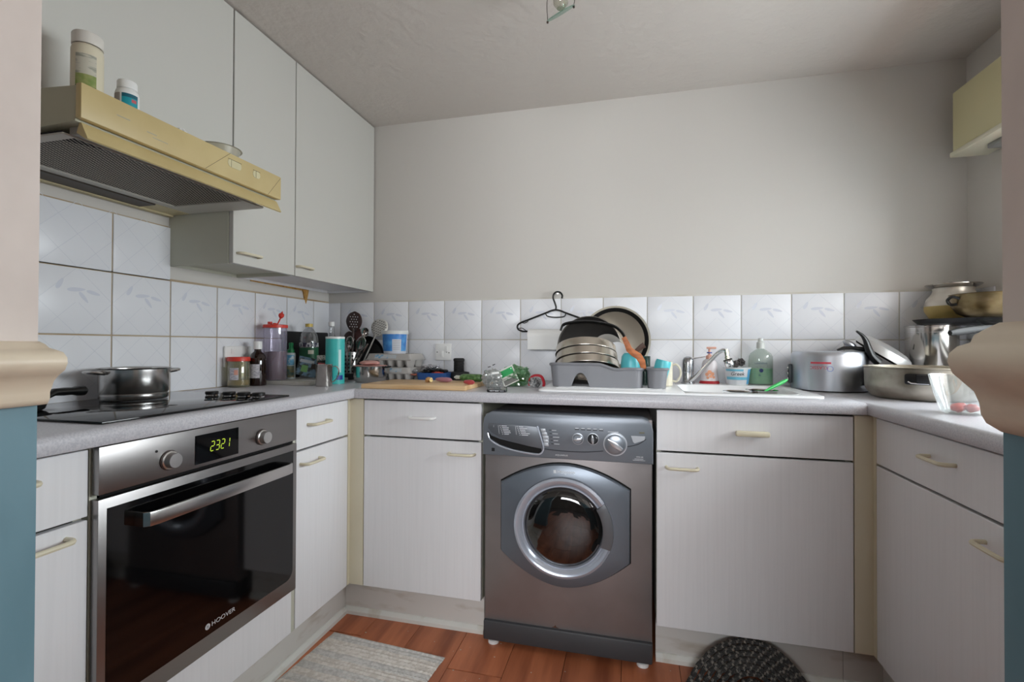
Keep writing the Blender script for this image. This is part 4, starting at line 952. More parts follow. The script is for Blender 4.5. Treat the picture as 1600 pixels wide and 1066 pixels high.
packet('foil_packet', 'bright crumpled foil on top of the packets in the blue tray', 672, 575, -.125, (.045, .03, .014), 1, foil)
packet('foil_packet', 'crumpled silver foil at the left end of the blue tray', 645, 580.5, -.15, (.026, .03, .01), 2, foil)
packet('black_packet', 'black plastic packet under the bright foil in the blue tray', 678, 580, -.16, (.06, .028, .012), 3, mat('black_film', (22, 22, 24), .25))
packet('orange_packet', 'orange red packet at the right end of the blue tray', 684, 583.5, -.185, (.028, .014, .007), 5, mat('orange_film', (206, 78, 56), .35))
packet('orange_packet', 'dull salmon packet at the left front of the blue tray', 648, 585.5, -.185, (.02, .012, .004), 6, mat('salmon_film', (196, 120, 100), .4))
# black stopper shaped thing
r = thing('blender_base', 'black ribbed blender base with upright neck below the switch', 'blender part', (wx(717, -.085), -.085, ZW+.0003))
b = nb(); lathe(b, [(0, 0), (.048, 0), (.05, .004), (.052, .032), (.05, .04), (.03, .043), (0, .043)], 28); mk('base', b, blkr, r)
b = nb(); prof = [(.024, .043)]
for k in range(5): prof += [(.0255, .046+.009*k), (.0255, .050+.009*k), (.024, .051+.009*k)]
prof += [(.0255, .0935), (.027, .095), (.027, .104), (.022, .108), (0, .108)]; lathe(b, prof, 28); mk('neck', b, blkr, r)

# ---------------------------------------------------------------- phone, salad bag, packs
r = thing('mobile_phone', 'black mobile phone with ports facing out at the worktop edge', 'phone', (1.112, -.545, ZW+.0003), rot=(0, 0, math.radians(14)))
b = nb(); prism(b, rrect(-.037, .037, -.072, .072, .01, 4), 0, .0085, 'z', bev=.0015); mk('case', b, mat('phone_black', (24, 24, 26), .2), r)
b = nb(); prism(b, rrect(-.034, .034, -.068, .068, .008, 4), .0086, .0089, 'z'); mk('screen', b, mat('phone_screen', (70, 70, 76), .08), r)
b = nb(); box(b, -.007, .007, -.0727, -.0722, .003, .0058); box(b, .012, .026, -.0727, -.0722, .0035, .0055); box(b, -.024, -.018, -.0727, -.0722, .003, .006); box(b, -.015, -.012, -.0727, -.0722, .003, .006)
mk('ports', b, mat('port_grey', (150, 150, 154), .3, .5), r)
film = clear('bag_film', (236, 238, 236), .1, .3, (206, 210, 206), .08)
def sheetbag(name, label, c, rr_, seed, m, cat, amp=.35, floor=None, freq=1.8):
    b = nb(); blob(b, (0, 0, rr_[2]), rr_, seed, amp, freq, 4, floor=.0004); o = mk(name, b, m, ang=22); o.location = c; return tag(o, label, cat)
r = thing('salad_bag', 'open clear plastic bag with green leaves and a green label', 'bag', (wx(806, -.31), -.31, ZW+.0003))
b = nb(); blob(b, (0, 0, .042), (.058, .053, .046), 11, .3, 1.7, 4, floor=.0004, ridge=.42); mk('film', b, clear('green_film', (190, 222, 196), .1, .3, (140, 190, 140), .1), r, ang=22)
lf = mat('salad_green', (74, 112, 48), .5, var=((44, 74, 30), (60, 60, 60), .42, .6)); rnd = random.Random(9)
for k in range(60):
    b = nb(); c = Vector((rnd.uniform(-.042, .042), rnd.uniform(-.035, .03), rnd.uniform(.018, .045))); M_ = T(c) @ Matrix.Rotation(rnd.uniform(0, 6.3), 4, 'Z') @ Matrix.Rotation(rnd.uniform(-1, 1), 4, 'X')
    L_f = rnd.uniform(.014, .024); b.faces.new([b.verts.new(M_ @ Vector((x*L_f, y*L_f, .2*L_f*(x*x)))) for x, y in ((-1, 0), (-.5, .45), (.2, .5), (1, 0), (.2, -.5), (-.5, -.45))]); mk('leaf', b, lf, r)
M_ = T((.002, -.062, .003)) @ R(-14, 'X') @ R(-27, 'Y') @ T((-.028, 0, 0))
b = nb(); box(b, -.005, .062, -.0008, 0, .01, .085, M=M_); lb = mk('label', b, mat('card_white', (216, 216, 208), .5), r)
b = nb(); box(b, .0, .056, -.0014, -.0009, .05, .078, M=M_); mk('label_panel', b, mat('label_green', (44, 166, 92), .4), lb)
b = nb(); box(b, .0, .058, -.0014, -.0009, .014, .035, M=M_); box(b, -.002, .058, -.0014, -.0009, .039, .041, M=M_); mk('label_text', b, mat('label_grey', (120, 118, 114), .6), lb)
r = thing('clear_bag', 'crumpled clear printed bag lying behind the phone', 'bag', (wx(769, -.42), -.42, ZW+.0003))
b = nb(); blob(b, (0, 0, .035), (.037, .052, .038), 21, .3, 1.6, 4, floor=.0004, ridge=.42); mk('film', b, clear('grey_film', (222, 224, 222), .12, .34, (196, 198, 196), .1), r, ang=22)
b = nb(); box(b, .0, .045, -.004, .0, 0, .009, .0015, M=T((-.005, -.035, .052)) @ R(-8, 'Y')); mk('white_tie', b, white, r)
b = nb(); box(b, 0, .012, 0, .001, 0, .0035, M=T((-.012, -.02, .081)) @ R(-15, 'Y')); box(b, 0, .012, 0, .001, 0, .0035, M=T((.008, -.02, .089)) @ R(-25, 'Y')); mk('print_mark', b, blk, r)
r = thing('red_pack', 'torn red and silver food pack beside the dish rack', 'packet', (wx(838, -.37), -.37, ZW+.0003))
b = nb(); tube(b, smoothpts([(-.03, 0, .006), (-.026, 0, .034), (-.008, 0, .048), (.02, 0, .045), (.032, 0, .02), (.03, 0, .004)], 5), .003, 8, flat=2.2); mk('red_edge', b, mat('red_film', (178, 44, 56), .3), r)
b = nb(); blob(b, (-.004, -.004, .02), (.022, .028, .02), 31, .3, 2, 4, floor=.0004, ridge=.3); mk('silver_body', b, mat('print_silver', (176, 176, 176), .4, .3, var=((96, 98, 98), (70, 70, 40), .46, .56)), r, ang=20)

# ================================================================ HANGER WITH KITCHEN ROLL
hy = -.022
r = thing('coat_hanger', 'black plastic coat hanger hung on the tiles carrying the paper roll', 'hanger', (1.26, hy, 1.16))
o0 = Vector((1.26, hy, 1.16))
hp = lambda pts: [Vector((x, hy, z))-o0 for x, z in pts]
b = nb(); tube(b, smoothpts(hp([(1.284, 1.312), (1.286, 1.327), (1.276, 1.341), (1.26, 1.344), (1.246, 1.335), (1.242, 1.316), (1.25, 1.293), (1.256, 1.272), (1.254, 1.258)]), 5), .0042, 8); mk('hook', b, blk, r)
cxh = 1.254
side = [(1.254, 1.258), (1.232, 1.254), (1.205, 1.243), (1.16, 1.226), (1.12, 1.211), (1.088, 1.2), (1.07, 1.189), (1.066, 1.176), (1.072, 1.164), (1.09, 1.157), (1.12, 1.155)]
loop = side+[(2*cxh-x, z) for x, z in side[::-1]]
b = nb(); tube(b, smoothpts(hp(loop[:-1]), 4, True), .0042, 8, closed=True); mk('frame', b, blk, r)
b = nb(); tube(b, smoothpts(hp([(1.205, 1.243), (1.212, 1.23), (1.232, 1.224), (1.262, 1.222), (1.296, 1.226), (1.303, 1.243)]), 5), .0028, 6); mk('inner_bar', b, blk, r)
for s in (0, 1):
    f = (lambda x: x) if s == 0 else (lambda x: 2*cxh-x)
    b = nb(); tube(b, smoothpts(hp([(f(1.088), 1.2), (f(1.1), 1.1955), (f(1.113), 1.2), (f(1.12), 1.205)]), 4), .002, 6); tube(b, smoothpts(hp([(f(1.072), 1.17), (f(1.09), 1.171), (f(1.102), 1.164), (f(1.112), 1.157)]), 4), .002, 6); mk('notch_hook', b, blk, r)
b = nb(); lathe(b, [(0, 0), (.0025, 0), (.0025, .02), (.005, .0205), (.005, .023), (0, .0235)], 10, T((1.262, -.0002, 1.3365)) @ R(90, 'X')); tag(mk('wall_nail', b, steel), 'small nail in the wall holding the coat hanger', 'nail')
b = nb(); rz = 1.1295; ry = -.046; rr_ = .036
prof = [(.0125, 0), (rr_, 0), (rr_, .225), (.0125, .225), (.0125, 0)]
lathe(b, prof, 36, T((1.128, ry, rz)) @ R(90, 'Y')); 
r = thing('paper_roll', 'white kitchen paper roll on the bottom bar of the hanger', 'paper roll', (1.24, ry, rz-rr_)); mk('roll', b, mat('tissue', (236, 236, 234), .95, bump=((120, 120, 120), .2, .002)), r, True)
b = nb(); box(b, 1.13, 1.352, ry-.0365, ry-.035, rz-.062, rz, .0005, seg=1); mk('loose_sheet', b, mat('tissue', (236, 236, 234), .95), r, True)

# ================================================================ DISH RACK
ZR = zt+.0026
gry = mat('rack_grey', (126, 127, 132), .42)
rx0, rx1, ry0, ry1 = wx(862, -.43), wx(1004, -.43), -.43, -.065
zA, zB = wz(900, 569.5, -.435), wz(990, 577.5, -.435)
xm0, xm1 = wx(935, -.43), wx(968, -.43)
r = thing('dish_rack', 'grey plastic dish rack with arched front and cutlery cup', 'dish rack', ((rx0+rx1)/2, -.25, ZR))
def ztop(x, y):
    t = min(1, max(0, (x-xm0)/(xm1-xm0))); t = t*t*(3-2*t); z = zA+(zB-zA)*t
    if xm0 < x < xm1+.02: z -= .004*math.sin(PI*min(1, (x-xm0)/(xm1+.02-xm0)))
    k = min(1, max(0, (y-ry0)/(ry1-ry0))); return z-.03*k
ax0, ax1 = wx(893, -.43), wx(922, -.43); axc = (ax0+ax1)/2-.002; azt = wz(908, 583, -.43)
def zbot(x, y):
    if y > ry0+.004: return ZR
    t = abs(x-axc)/((ax1-ax0)/2)
    return ZR if t >= 1 else ZR+(azt-ZR)*(1-t**2.4)
loop = []
def seg_(x0, y0, x1, y1, n):
    for k in range(n): loop.append((x0+(x1-x0)*k/n, y0+(y1-y0)*k/n))
rc = .03
def arc_(cx, cy, a0, n=6):
    for k in range(n): t = math.radians(a0+90*k/n); loop.append((cx+rc*math.cos(t), cy+rc*math.sin(t)))
seg_(rx0+rc, ry0, rx1-rc, ry0, 70); arc_(rx1-rc, ry0+rc, -90); seg_(rx1, ry0+rc, rx1, ry1-rc, 12); arc_(rx1-rc, ry1-rc, 0); seg_(rx1-rc, ry1, rx0+rc, ry1, 20); arc_(rx0+rc, ry1-rc, 90); seg_(rx0, ry1-rc, rx0, ry0+rc, 12); arc_(rx0+rc, ry0+rc, 180)
mx, my = (rx0+rx1)/2, (ry0+ry1)/2
b = nb(); cols = []
for x, y in loop:
    zt_ = ztop(x, y); fx = 1.05 if x < rx0+.05 else 1.012; n = Vector((x-mx, y-my, 0)); out = Vector((mx+n.x*fx, my+n.y*1.015, zt_)); inn = out-n.normalized()*.004
    cols.append([b.verts.new((x, y, zbot(x, y))), b.verts.new(out), b.verts.new(inn), b.verts.new((x-n.normalized().x*.004, y-n.normalized().y*.004, zbot(x, y)))])
for a_, c_ in zip(cols, cols[1:]+cols[:1]):
    for k in range(4): b.faces.new((a_[k], c_[k], c_[(k+1) % 4], a_[(k+1) % 4]))
rimp = [c[1].co.copy()+Vector((0, 0, .001)) for c in cols]
mk('tub', b, gry, r, True)
b = nb(); tube(b, rimp, .0058, 8, closed=True); mk('rim', b, gry, r, True)
b = nb(); prism(b, rrect(rx0+.01, rx1-.01, ry0+.03, ry1-.01, .02, 4), ZR+.004, ZR+.008, 'z'); mk('base', b, mat('rack_dark', (58, 59, 62), .5), r, True)
kx0, kx1 = wx(1013, -.43), wx(1041, -.43); zC = wz(1028, 578, -.44)
b = nb(); P0 = rrect(kx0, kx1, -.43, -.31, .025, 5); P1 = [((q[0]-(kx0+kx1)/2)*1.18+(kx0+kx1)/2+.002, (q[1]+.37)*1.06-.37) for q in P0]
v0 = [b.verts.new((*q, ZR)) for q in P0]; v1 = [b.verts.new((*q, zC)) for q in P1]; P2 = [((q[0]-(kx0+kx1)/2)*.9+(kx0+kx1)/2, (q[1]+.37)*.93-.37) for q in P1]; v2 = [b.verts.new((*q, zC)) for q in P2]; v3 = [b.verts.new((q[0], q[1], ZR+.006)) for q in [((p[0]-(kx0+kx1)/2)*.9+(kx0+kx1)/2, (p[1]+.37)*.93-.37) for p in P0]]
for A_, B_ in ((v0, v1), (v1, v2), (v2, v3)):
    for i in range(len(P0)): b.faces.new((A_[i], A_[(i+1) % len(P0)], B_[(i+1) % len(P0)], B_[i]))
b.faces.new(v0); b.faces.new(v3)
cup = mk('cutlery_cup', b, gry, r, True)
b = nb(); tube(b, [Vector((*q, zC+.001)) for q in P1], .0052, 8, closed=True); loc_child(cup, r, 'cup_rim', b, gry)
# --- dishes
dsteel = mat('dish_steel', (206, 198, 186), .26, .95)
ax_ = Vector((-.04, .36, .93)).normalized(); C0 = Vector((wx(918, -.27), -.276, wz(905, 563, -.40)-.05))
def frame(axis):
    z = Vector(axis).normalized(); x = Vector((0, 1, 0)).cross(z).normalized() if abs(z.y) < .99 else Vector((1, 0, 0)); y = z.cross(x)
    return Matrix((x, y, z)).transposed().to_4x4()
for k, lb_ in enumerate(('lowest upturned steel dish at the front of the dish rack', 'middle upturned steel dish in the dish rack', 'topmost upturned steel dish of the three in the rack')):
    c = C0+ax_*(.0362*k)+Vector((-.003*k, 0, 0)); R_ = .133-.003*k
    o = thing('steel_dish', lb_, 'dish', c, 'three steel dishes in the rack'); o.rotation_euler = frame(ax_).to_euler()
    b = nb(); lathe(b, [(R_*1.015, -.0005), (R_*1.02, .0012), (R_, .002), (R_*.985, .031), (R_*.96, .035), (0, .035), (0, .034), (R_*.955, .034), (R_*.975, .03), (R_*.985, 0)], 56); mk('dish', b, dsteel, o)
    b = nb(); lathe(b, [(R_*1.0, -.0022), (R_*1.018, -.002), (R_*1.018, -.0006), (R_*1.0, -.0006)], 56); mk('dark_edge', b, mat('edge_dark', (40, 36, 32), .6), o)
def standing(name, label, cat, u, y, R_, ztop_, tilt, prof_parts, turn=0):
    zc = ztop_-R_*math.cos(math.radians(tilt)); o = thing(name, label, cat, (wx(u, y), y, zc)); o.rotation_euler = (math.radians(90-tilt), 0, math.radians(turn))
    for nm, prof, m_ in prof_parts:
        b = nb(); lathe(b, [(q*R_, z) for q, z in prof], 56); mk(nm, b, m_, o)
    return o
darks = mat('dark_nonstick', (30, 29, 29), .3)
standing('steel_plate', 'large round steel tray with pale rim at the back of the rack', 'plate', 961, -.05, .156, wz(957, 479, -.05), -5,
    [('back', [(0, .002), (.86, .002), (.9, .006), (.97, .016), (1, .017), (1, .014), (.97, .013), (.9, .002), (.86, -.001), (0, -.001)], mat('plate_steel', (176, 166, 152), .35, .9)),
     ('dark_ring', [(.84, .0026), (.955, .0145), (.955, .0152), (.84, .0032)], darks), ('pale_rim', [(.955, .0165), (1.01, .0185), (1.012, .0155), (1.0, .0135)], mat('rim_pale', (206, 200, 184), .35, .5))])
standing('nonstick_pan', 'round dark pan with steel rim standing behind the upturned dishes', 'pan', 921, -.104, .143, wz(912, 494, -.104), -5,
    [('wall', [(0, 0), (.8, 0), (.88, .004), (1, .03), (.985, .031), (.86, .007), (.8, .004), (0, .004)], mat('pan_steel', (150, 146, 140), .3, .9)), ('lining', [(0, .0046), (.62, .0046), (.8, .0046), (.86, .0076), (.95, .024), (.95, .0245), (.6, .008), (0, .006)], darks)])
standing('colander', 'small perforated steel disc leaning behind the white plate', 'colander', 949, -.138, .068, wz(944, 522, -.128), -8,
    [('disc', [(0, .002), (.5, .002), (.6, .004), (1, .006), (1, .0045), (.6, .001), (0, 0)], mat('pale_steel2', (176, 174, 170), .35, .6)), ('dark_centre', [(0, .0026), (.46, .0026), (.46, .0032), (0, .0032)], darks)])
o = standing('white_plate', 'small white plate at the right of the steel dishes', 'plate', 964, -.152, .05, wz(955, 534, -.15), -8, [('plate', [(0, 0), (.6, 0), (1, .01), (.99, .012), (.6, .003), (0, .003)], mat('porcelain', (236, 238, 242), .2))])
b = nb(); yb_ = -.165
P_ = smoothpts([up(876, 517, yb_), up(880, 508, yb_), up(893, 504, yb_), up(915, 502.5, yb_), up(940, 505, yb_), up(960, 510, yb_), up(972, 520, yb_), up(977, 530, yb_)], 5)
tube(b, P_, [.006]*5+[.0085]*(len(P_)-5), 10, flat=.5); tag(mk('black_rim_guard', b, blk), 'curved black plastic rim lying across the dark pan', 'rim')
wood = mat('utensil_wood', (190, 112, 62), .5, var=((150, 82, 42), (14, 14, 60), .4, .65))
def paddle(name, label, pts, ws, y, m_, cat, th=.005):
    L0, R0 = [], []
    for i, (u, v) in enumerate(pts):
        a = pts[max(0, i-1)]; c = pts[min(len(pts)-1, i+1)]; d = Vector((c[0]-a[0], c[1]-a[1])).normalized(); n = Vector((-d.y, d.x)); w_ = ws[i]/2
        pl = up(u+n.x*w_, v+n.y*w_, y); pr = up(u-n.x*w_, v-n.y*w_, y); L0.append((pl.x, pl.z)); R0.append((pr.x, pr.z))
    b = nb(); prism(b, L0+R0[::-1], y-th/2, y+th/2, 'y', bev=.0012); return tag(mk(name, b, m_), label, cat)
paddle('wooden_spatula', 'orange brown wooden spatula slanting over the turquoise cup', [(974.5, 527), (979, 536), (983, 546), (990, 552), (998, 557), (1003, 565), (1006, 577)], [7, 8.5, 10, 10.5, 11, 10.5, 8], -.405, wood, 'spatula')
paddle('wooden_spoon', 'dark wooden handle sticking up right of the orange spatula', [(986, 557), (995, 548), (1002, 542), (1007, 539)], [5, 7, 8, 9], -.2, mat('dark_wood', (74, 44, 28), .5), 'spoon', .008)
tq = mat('turquoise_plastic', (92, 196, 206), .35)
r = thing('turquoise_cup', 'turquoise plastic cup upside down in the dish rack', 'cup', (wx(985.5, -.36), -.36, ZR+.0085))
h_ = wz(985, 553, -.36)-ZR-.0085; j = pxm(985, -.36)*16.2
b = nb(); lathe(b, [(j*1.0, 0), (j*1.03, .001), (j*1.03, .006), (j, .007), (j*.93, h_*.72), (j*.84, h_*.93), (j*.7, h_), (0, h_)], 36); mk('cup', b, tq, r)
b = nb(); lathe(b, [(j*.6, h_), (j*.64, h_+.001), (j*.64, h_+.003), (j*.6, h_+.003)], 32); mk('foot_ring', b, tq, r)
r = thing('turquoise_cup', 'turquoise cup tipped on its side in the cutlery cup', 'cup', (wx(1027, -.375), -.375, ZR+.0075), rot=(0, math.radians(14), 0))
h_ = wz(1022, 562, -.375)-ZR-.0075; j = .03
b = nb(); lathe(b, [(j*.9, .008), (j*.92, .01), (j*.98, h_*.9), (j*.9, h_), (0, h_)], 32); mk('cup', b, tq, r)
r = thing('glass_tumbler', 'small dark glass standing between the rack and its cutlery cup', 'glass', (wx(1008, -.27), -.27, ZR))
b = nb(); lathe(b, [(0, 0), (.018, 0), (.019, .004), (.021, .118), (.0195, .118), (.0175, .006), (0, .005)], 24); mk('glass', b, clear('green_glass2', (130, 168, 160), .16, .1, (120, 160, 150)), r)
# cream mug
r = thing('cream_mug', 'cream mug with loop handle behind the cutlery cup', 'mug', (wx(1038, -.255), -.255, zt+.0006))
j = .033
b = vessel([(0, 0), (j*.9, 0), (j, .004), (j, .098)], .003, 32); mk('cup', b, mat('cream_china', (222, 216, 196), .25), r)
b = nb(); dv = Vector((.96, -.25, 0)); tube(b, smoothpts([dv*j*.98+Vector((0, 0, .084)), dv*(j+.016)+Vector((0, 0, .087)), dv*(j+.03)+Vector((0, 0, .066)), dv*(j+.03)+Vector((0, 0, .042)), dv*(j+.016)+Vector((0, 0, .02)), dv*j*.98+Vector((0, 0, .022))], 5), .0042, 8); mk('handle', b, mat('cream_china', (222, 216, 196), .25), r)

# ================================================================ AROUND THE SINK
ZS = zt+.0004
# pump soap
sx_ = wx(1108.5, -.068); r = thing('soap_dispenser', 'hand soap pump bottle with red base behind the tap', 'soap bottle', (sx_, -.068, ZS))
j = .036
b = nb(); lathe(b, [(0, .012), (j*1.05, .012), (j*1.02, .02), (j*.9, .06), (j*.86, .085), (j*.7, .1), (j*.35, .107), (0, .107)], 32, sy=.75); mk('body', b, mat('soap_clear', (214, 208, 210), .3), r)
b = nb(); lathe(b, [(0, 0), (j*1.15, 0), (j*1.18, .003), (j*1.06, .0118), (0, .0118)], 32, sy=.75); mk('red_base', b, mat('red_base', (176, 40, 48), .35), r)
b = nb()
for k, (a, z, q) in enumerate(((-.4, .04, .008), (-.1, .05, .009), (.25, .042, .008), (.05, .032, .007), (-.3, .026, .006), (.4, .028, .006))):
    t = a; rad = j*(1.0-.12*(z-.02)/.04); lathe(b, [(0, .0006), (q, .0006), (q, 0), (0, 0)], 10, T((rad*math.sin(t), -.75*rad*math.cos(t)-.0012, z)) @ R(math.degrees(t), 'Z') @ R(90, 'X'))
fl = mk('flower_print', b, mat('peach_print', (226, 160, 124), .5), r); fl['kind'] = 'stuff'
b = nb(); lathe(b, [(j*.4, .107), (j*.42, .107), (j*.42, .12), (j*.2, .124), (j*.14, .126), (j*.14, .15), (0, .15)], 20); box(b, -.012, .028, -.007, .007, .15, .159, .003); mk('pump', b, mat('peach_pump', (222, 168, 148), .35), r)
b = nb(); lathe(b, [(j*.15, .131), (j*.3, .131), (j*.3, .136), (j*.15, .136)], 16); mk('blue_collar', b, mat('navy_print', (30, 66, 150), .4), r)
# yoghurt tub with scourers
gx_ = wx(1151.5, -.095); j = .0545; r = thing('yoghurt_tub', 'blue and white yoghurt tub holding scourers beside the tap', 'tub', (gx_, -.098, ZS))
b = nb(); prof = [(0, 0), (j*.74, 0), (j*.77, .003), (j*.93, .068), (j*1.0, .069), (j*1.0, .073), (j*.9, .073), (j*.88, .066), (j*.73, .006), (0, .005)]; lathe(b, prof, 36); mk('tub', b, mat('tub_white', (226, 228, 230), .35), r)
label_cone(r, j*.775, j*.925, .004, .066, -1.5, 1.5, mat('yog_white', (214, 216, 220), .4), 'print')
label_cone(r, j*.785, j*.935, .004, .066, .75, 1.5, mat('yog_blue', (96, 178, 226), .4), 'blue_panel')
label_cone(r, j*.835, j*.865, .022, .034, -1.2, .75, mat('yog_band', (110, 186, 210), .4), 'blue_band')
label_cone(r, j*.925, j*.94, .058, .066, -1.2, .3, mat('yog_band', (110, 186, 210), .4), 'blue_band')
o = text(r, 'Greek', .021, mat('charcoal_print', (50, 50, 54), .5), T((0, 0, .047)) @ R(-10, 'Z'), wrap=j*.9, extrude=.0003, shear=.25)
for k, (u, v) in enumerate(((1149, 569), (1158.5, 566))):
    b = nb(); blob(b, (0, 0, 0), (.0155, .0155, .0155), 40+k, .5, 5, 3); o = mk('scourer', b, mat('scourer_steel', (90, 84, 84), .4, .6, bump=((400, 400, 400), 1, .004)), ang=10); o.location = up(u, v, -.1)
    if k == 1: o.location.y = -.085
    tag(o, ('lower left steel scourer in the yoghurt tub', 'higher right steel scourer in the yoghurt tub')[k], 'scourer', 'scourers in the tub')
# cleansing bottle
cx2 = wx(1189, -.06); r = thing('cleanser_bottle', 'clear bottle of green cleansing liquid against the tiles', 'bottle', (cx2, -.055, ZS))
j = .0475
b = nb(); lathe(b, [(0, 0), (j*.96, 0), (j, .004), (j, .1), (j*.97, .118), (j*.84, .132), (j*.5, .145), (j*.3, .15), (j*.28, .158)], 36, sy=.72); mk('body', b, clear('cleanser_plastic', (240, 246, 242), .06, .22, (214, 222, 216)), r)
b = nb(); lathe(b, [(0, .002), (j*.965, .003), (j*.97, .068), (0, .068)], 36, sy=.7); mk('liquid', b, mat('green_liquid', (136, 206, 156), .3), r)
b = nb(); lathe(b, [(j*.34, .152), (j*.36, .152), (j*.34, .178), (j*.22, .184), (j*.2, .196), (0, .198)], 20); mk('cap', b, mat('cap_pale', (206, 210, 206), .35), r)
o = text(r, 'CLEANSING', .0095, mat('navy_text', (60, 68, 110), .5), T((0, 0, .09)) @ R(-12, 'Z') @ Matrix.Diagonal((1, .74, 1, 1)), wrap=j*1.02, extrude=.0002)
b = nb(); lathe(b, [(0, .0006), (.008, .0006), (.008, 0), (0, 0)], 16, T((-.006, -j*.75, .06)) @ R(90, 'X')); mk('emblem', b, mat('navy_text2', (36, 58, 110), .5), r)
o = text(r, '2L', .011, mat('navy_text2', (36, 58, 110), .5), T((-.012, -j*.75, .04)), extrude=.0002)
# pans standing in the bowl
for (u, y, R_, h_, lb_) in ((1152, -.395, .046, .117, 'small steel pan standing in the sink bowl on the left'), (1190, -.33, .052, .118, 'steel pan in the sink bowl under the green spatula')):
    r = thing('steel_pan', lb_, 'pan', (wx(u, y, 608), y, ZF+.0038), 'steel pans in the sink'); b = vessel([(0, 0), (R_*.95, 0), (R_, .004), (R_, h_-.003), (R_*1.06, h_)], .0015); mk('pan', b, steelp, r)
    b = nb(); lathe(b, [(R_*1.03, h_), (R_*1.08, h_+.0015), (R_*1.08, h_-.002), (R_*1.03, h_-.002)], 36); mk('rim', b, chrome, r)
g0 = on(1, -.315, 1196, 611); g1 = on(1, -.275, 1230, 593.5)
b = nb(); d = g1-g0; tube(b, [g0-d*.5-Vector((0, 0, .02)), g0, g0+d*.3, g0+d*.85, g1], [.003, .0035, .0062, .0068, .004], 10); tag(mk('green_spatula', b, mat('green_handle', (60, 206, 100), .4)), 'bright green handled utensil sticking out of the sink bowl', 'utensil')

# ================================================================ POTS ON THE RIGHT
kx, ky, kr = 2.365, -.162, .13
r = thing('pressure_cooker', 'aluminium pressure cooker pot standing upside down beside the sink', 'pressure cooker', (kx, ky, ZW+.0003))
b = nb(); lathe(b, [(0, .004), (kr*.92, .004), (kr*1.0, .0045), (kr, .132), (kr*.99, .142), (kr*.955, .15), (kr*.9, .153), (0, .153)], 56); mk('pot', b, alum, r)
b = nb(); lathe(b, [(kr*.75, 0), (kr*.97, 0), (kr*.97, .0042), (kr*.75, .0042)], 48); mk('rim', b, blkr, r)
TO = toward(kx, ky)
o = text(r, 'KLASSIC', .017, mat('red_print', (206, 70, 84), .4), TO @ R(-14, 'Z') @ T((0, 0, .092)) @ R(180, 'Y') @ Matrix.Diagonal((-1, 1, 1, 1)) @ Matrix.Diagonal((-1, 1, 1, 1)), wrap=-kr*1.002 if False else kr*1.002, extrude=.0003)
o.data.transform(Matrix.Identity(4))
b = nb(); n_ = 14; a0_, a1_ = -.46, .06; lo_, hi_ = [], []
for k in range(n_+1):
    t = a0_+(a1_-a0_)*k/n_; p = TO @ R(0, 'Z') @ Vector((kr*1.003*math.sin(t), -kr*1.003*math.cos(t), 0)); lo_.append(b.verts.new(p+Vector((0, 0, .106)))); hi_.append(b.verts.new(p+Vector((0, 0, .113))))
for k in range(n_): b.faces.new((lo_[k], lo_[k+1], hi_[k+1], hi_[k]))
mk('red_stripe', b, mat('red_print', (206, 70, 84), .4), r)
b = nb(); P = TO @ R(2, 'Z') @ T((0, -kr*1.004, .088)) @ R(90, 'X'); lathe(b, [(.0085, 0), (.0105, 0), (.0105, .0005), (.0085, .0005), (.0085, 0)], 20, P); mk('blue_ring', b, mat('blue_print', (120, 140, 200), .4), r)
for s, a in ((1, 62), (-1, -75)):
    M_ = TO @ R(a, 'Z'); b = nb(); box(b, -.012, .012, -kr-.012, -kr+.0008, .025, .1, .003, M=M_); br = mk('handle_bracket', b, mat('bracket_dark', (70, 76, 78), .4, .5), r)
    for z in (.04, .062, .084):
        b = nb(); lathe(b, [(0, .006), (.005, .004), (.006, 0), (0, 0)], 12, M_ @ T((0, -kr-.012, z)) @ R(90, 'X')); mk('rivet', b, chrome, br)
# lid leaning on it
LC = Vector((2.552, -.165, 1.068)); r = thing('pressure_cooker_cover', 'domed cooker lid with black handle propped on the upturned pot', 'lid', LC); r.rotation_euler = (math.radians(14), math.radians(33), 0)
b = nb(); lathe(b, [(0, .03), (.03, .029), (.07, .024), (.092, .014), (.1, 0), (.103, -.014), (.099, -.014), (.094, -.004), (0, .022)], 44); mk('dome', b, mat('lid_aluminium', (206, 206, 206), .42, .7), r)
b = nb(); lathe(b, [(.086, -.004), (.097, -.0145), (.092, -.021), (.08, -.014), (.086, -.004)], 36); mk('gasket', b, blkr, r)
inv = (T(LC) @ r.rotation_euler.to_matrix().to_4x4()).inverted()
hp_ = [inv @ up(u, v, -.25) for u, v in ((1372, 566), (1362, 556), (1357, 545), (1353, 533), (1347, 524), (1338, 517.5))]
P_ = smoothpts(hp_, 4); b = nb(); n_ = len(P_); tube(b, P_, [.0255-.02*(i/(n_-1))**1.3 for i in range(n_)], 14, flat=.6); mk('handle', b, blk, r)
b = nb(); tube(b, [inv @ up(u, v, -.2) for u, v in ((1308, 547), (1318, 544), (1330, 543.5), (1350, 546))], [.004, .0085, .009, .012], 10, flat=.7); mk('helper_handle', b, blk, r)
b = nb(); blob(b, tuple(inv @ up(1328, 538.5, -.17)), (.028, .02, .013), 61, .1, 1, 3); mk('valve_cover', b, alum, r)
b = nb(); tube(b, [inv @ up(1390, 543, -.13), inv @ up(1402, 549, -.13)], [.006, .005], 10); mk('knob', b, blk, r)
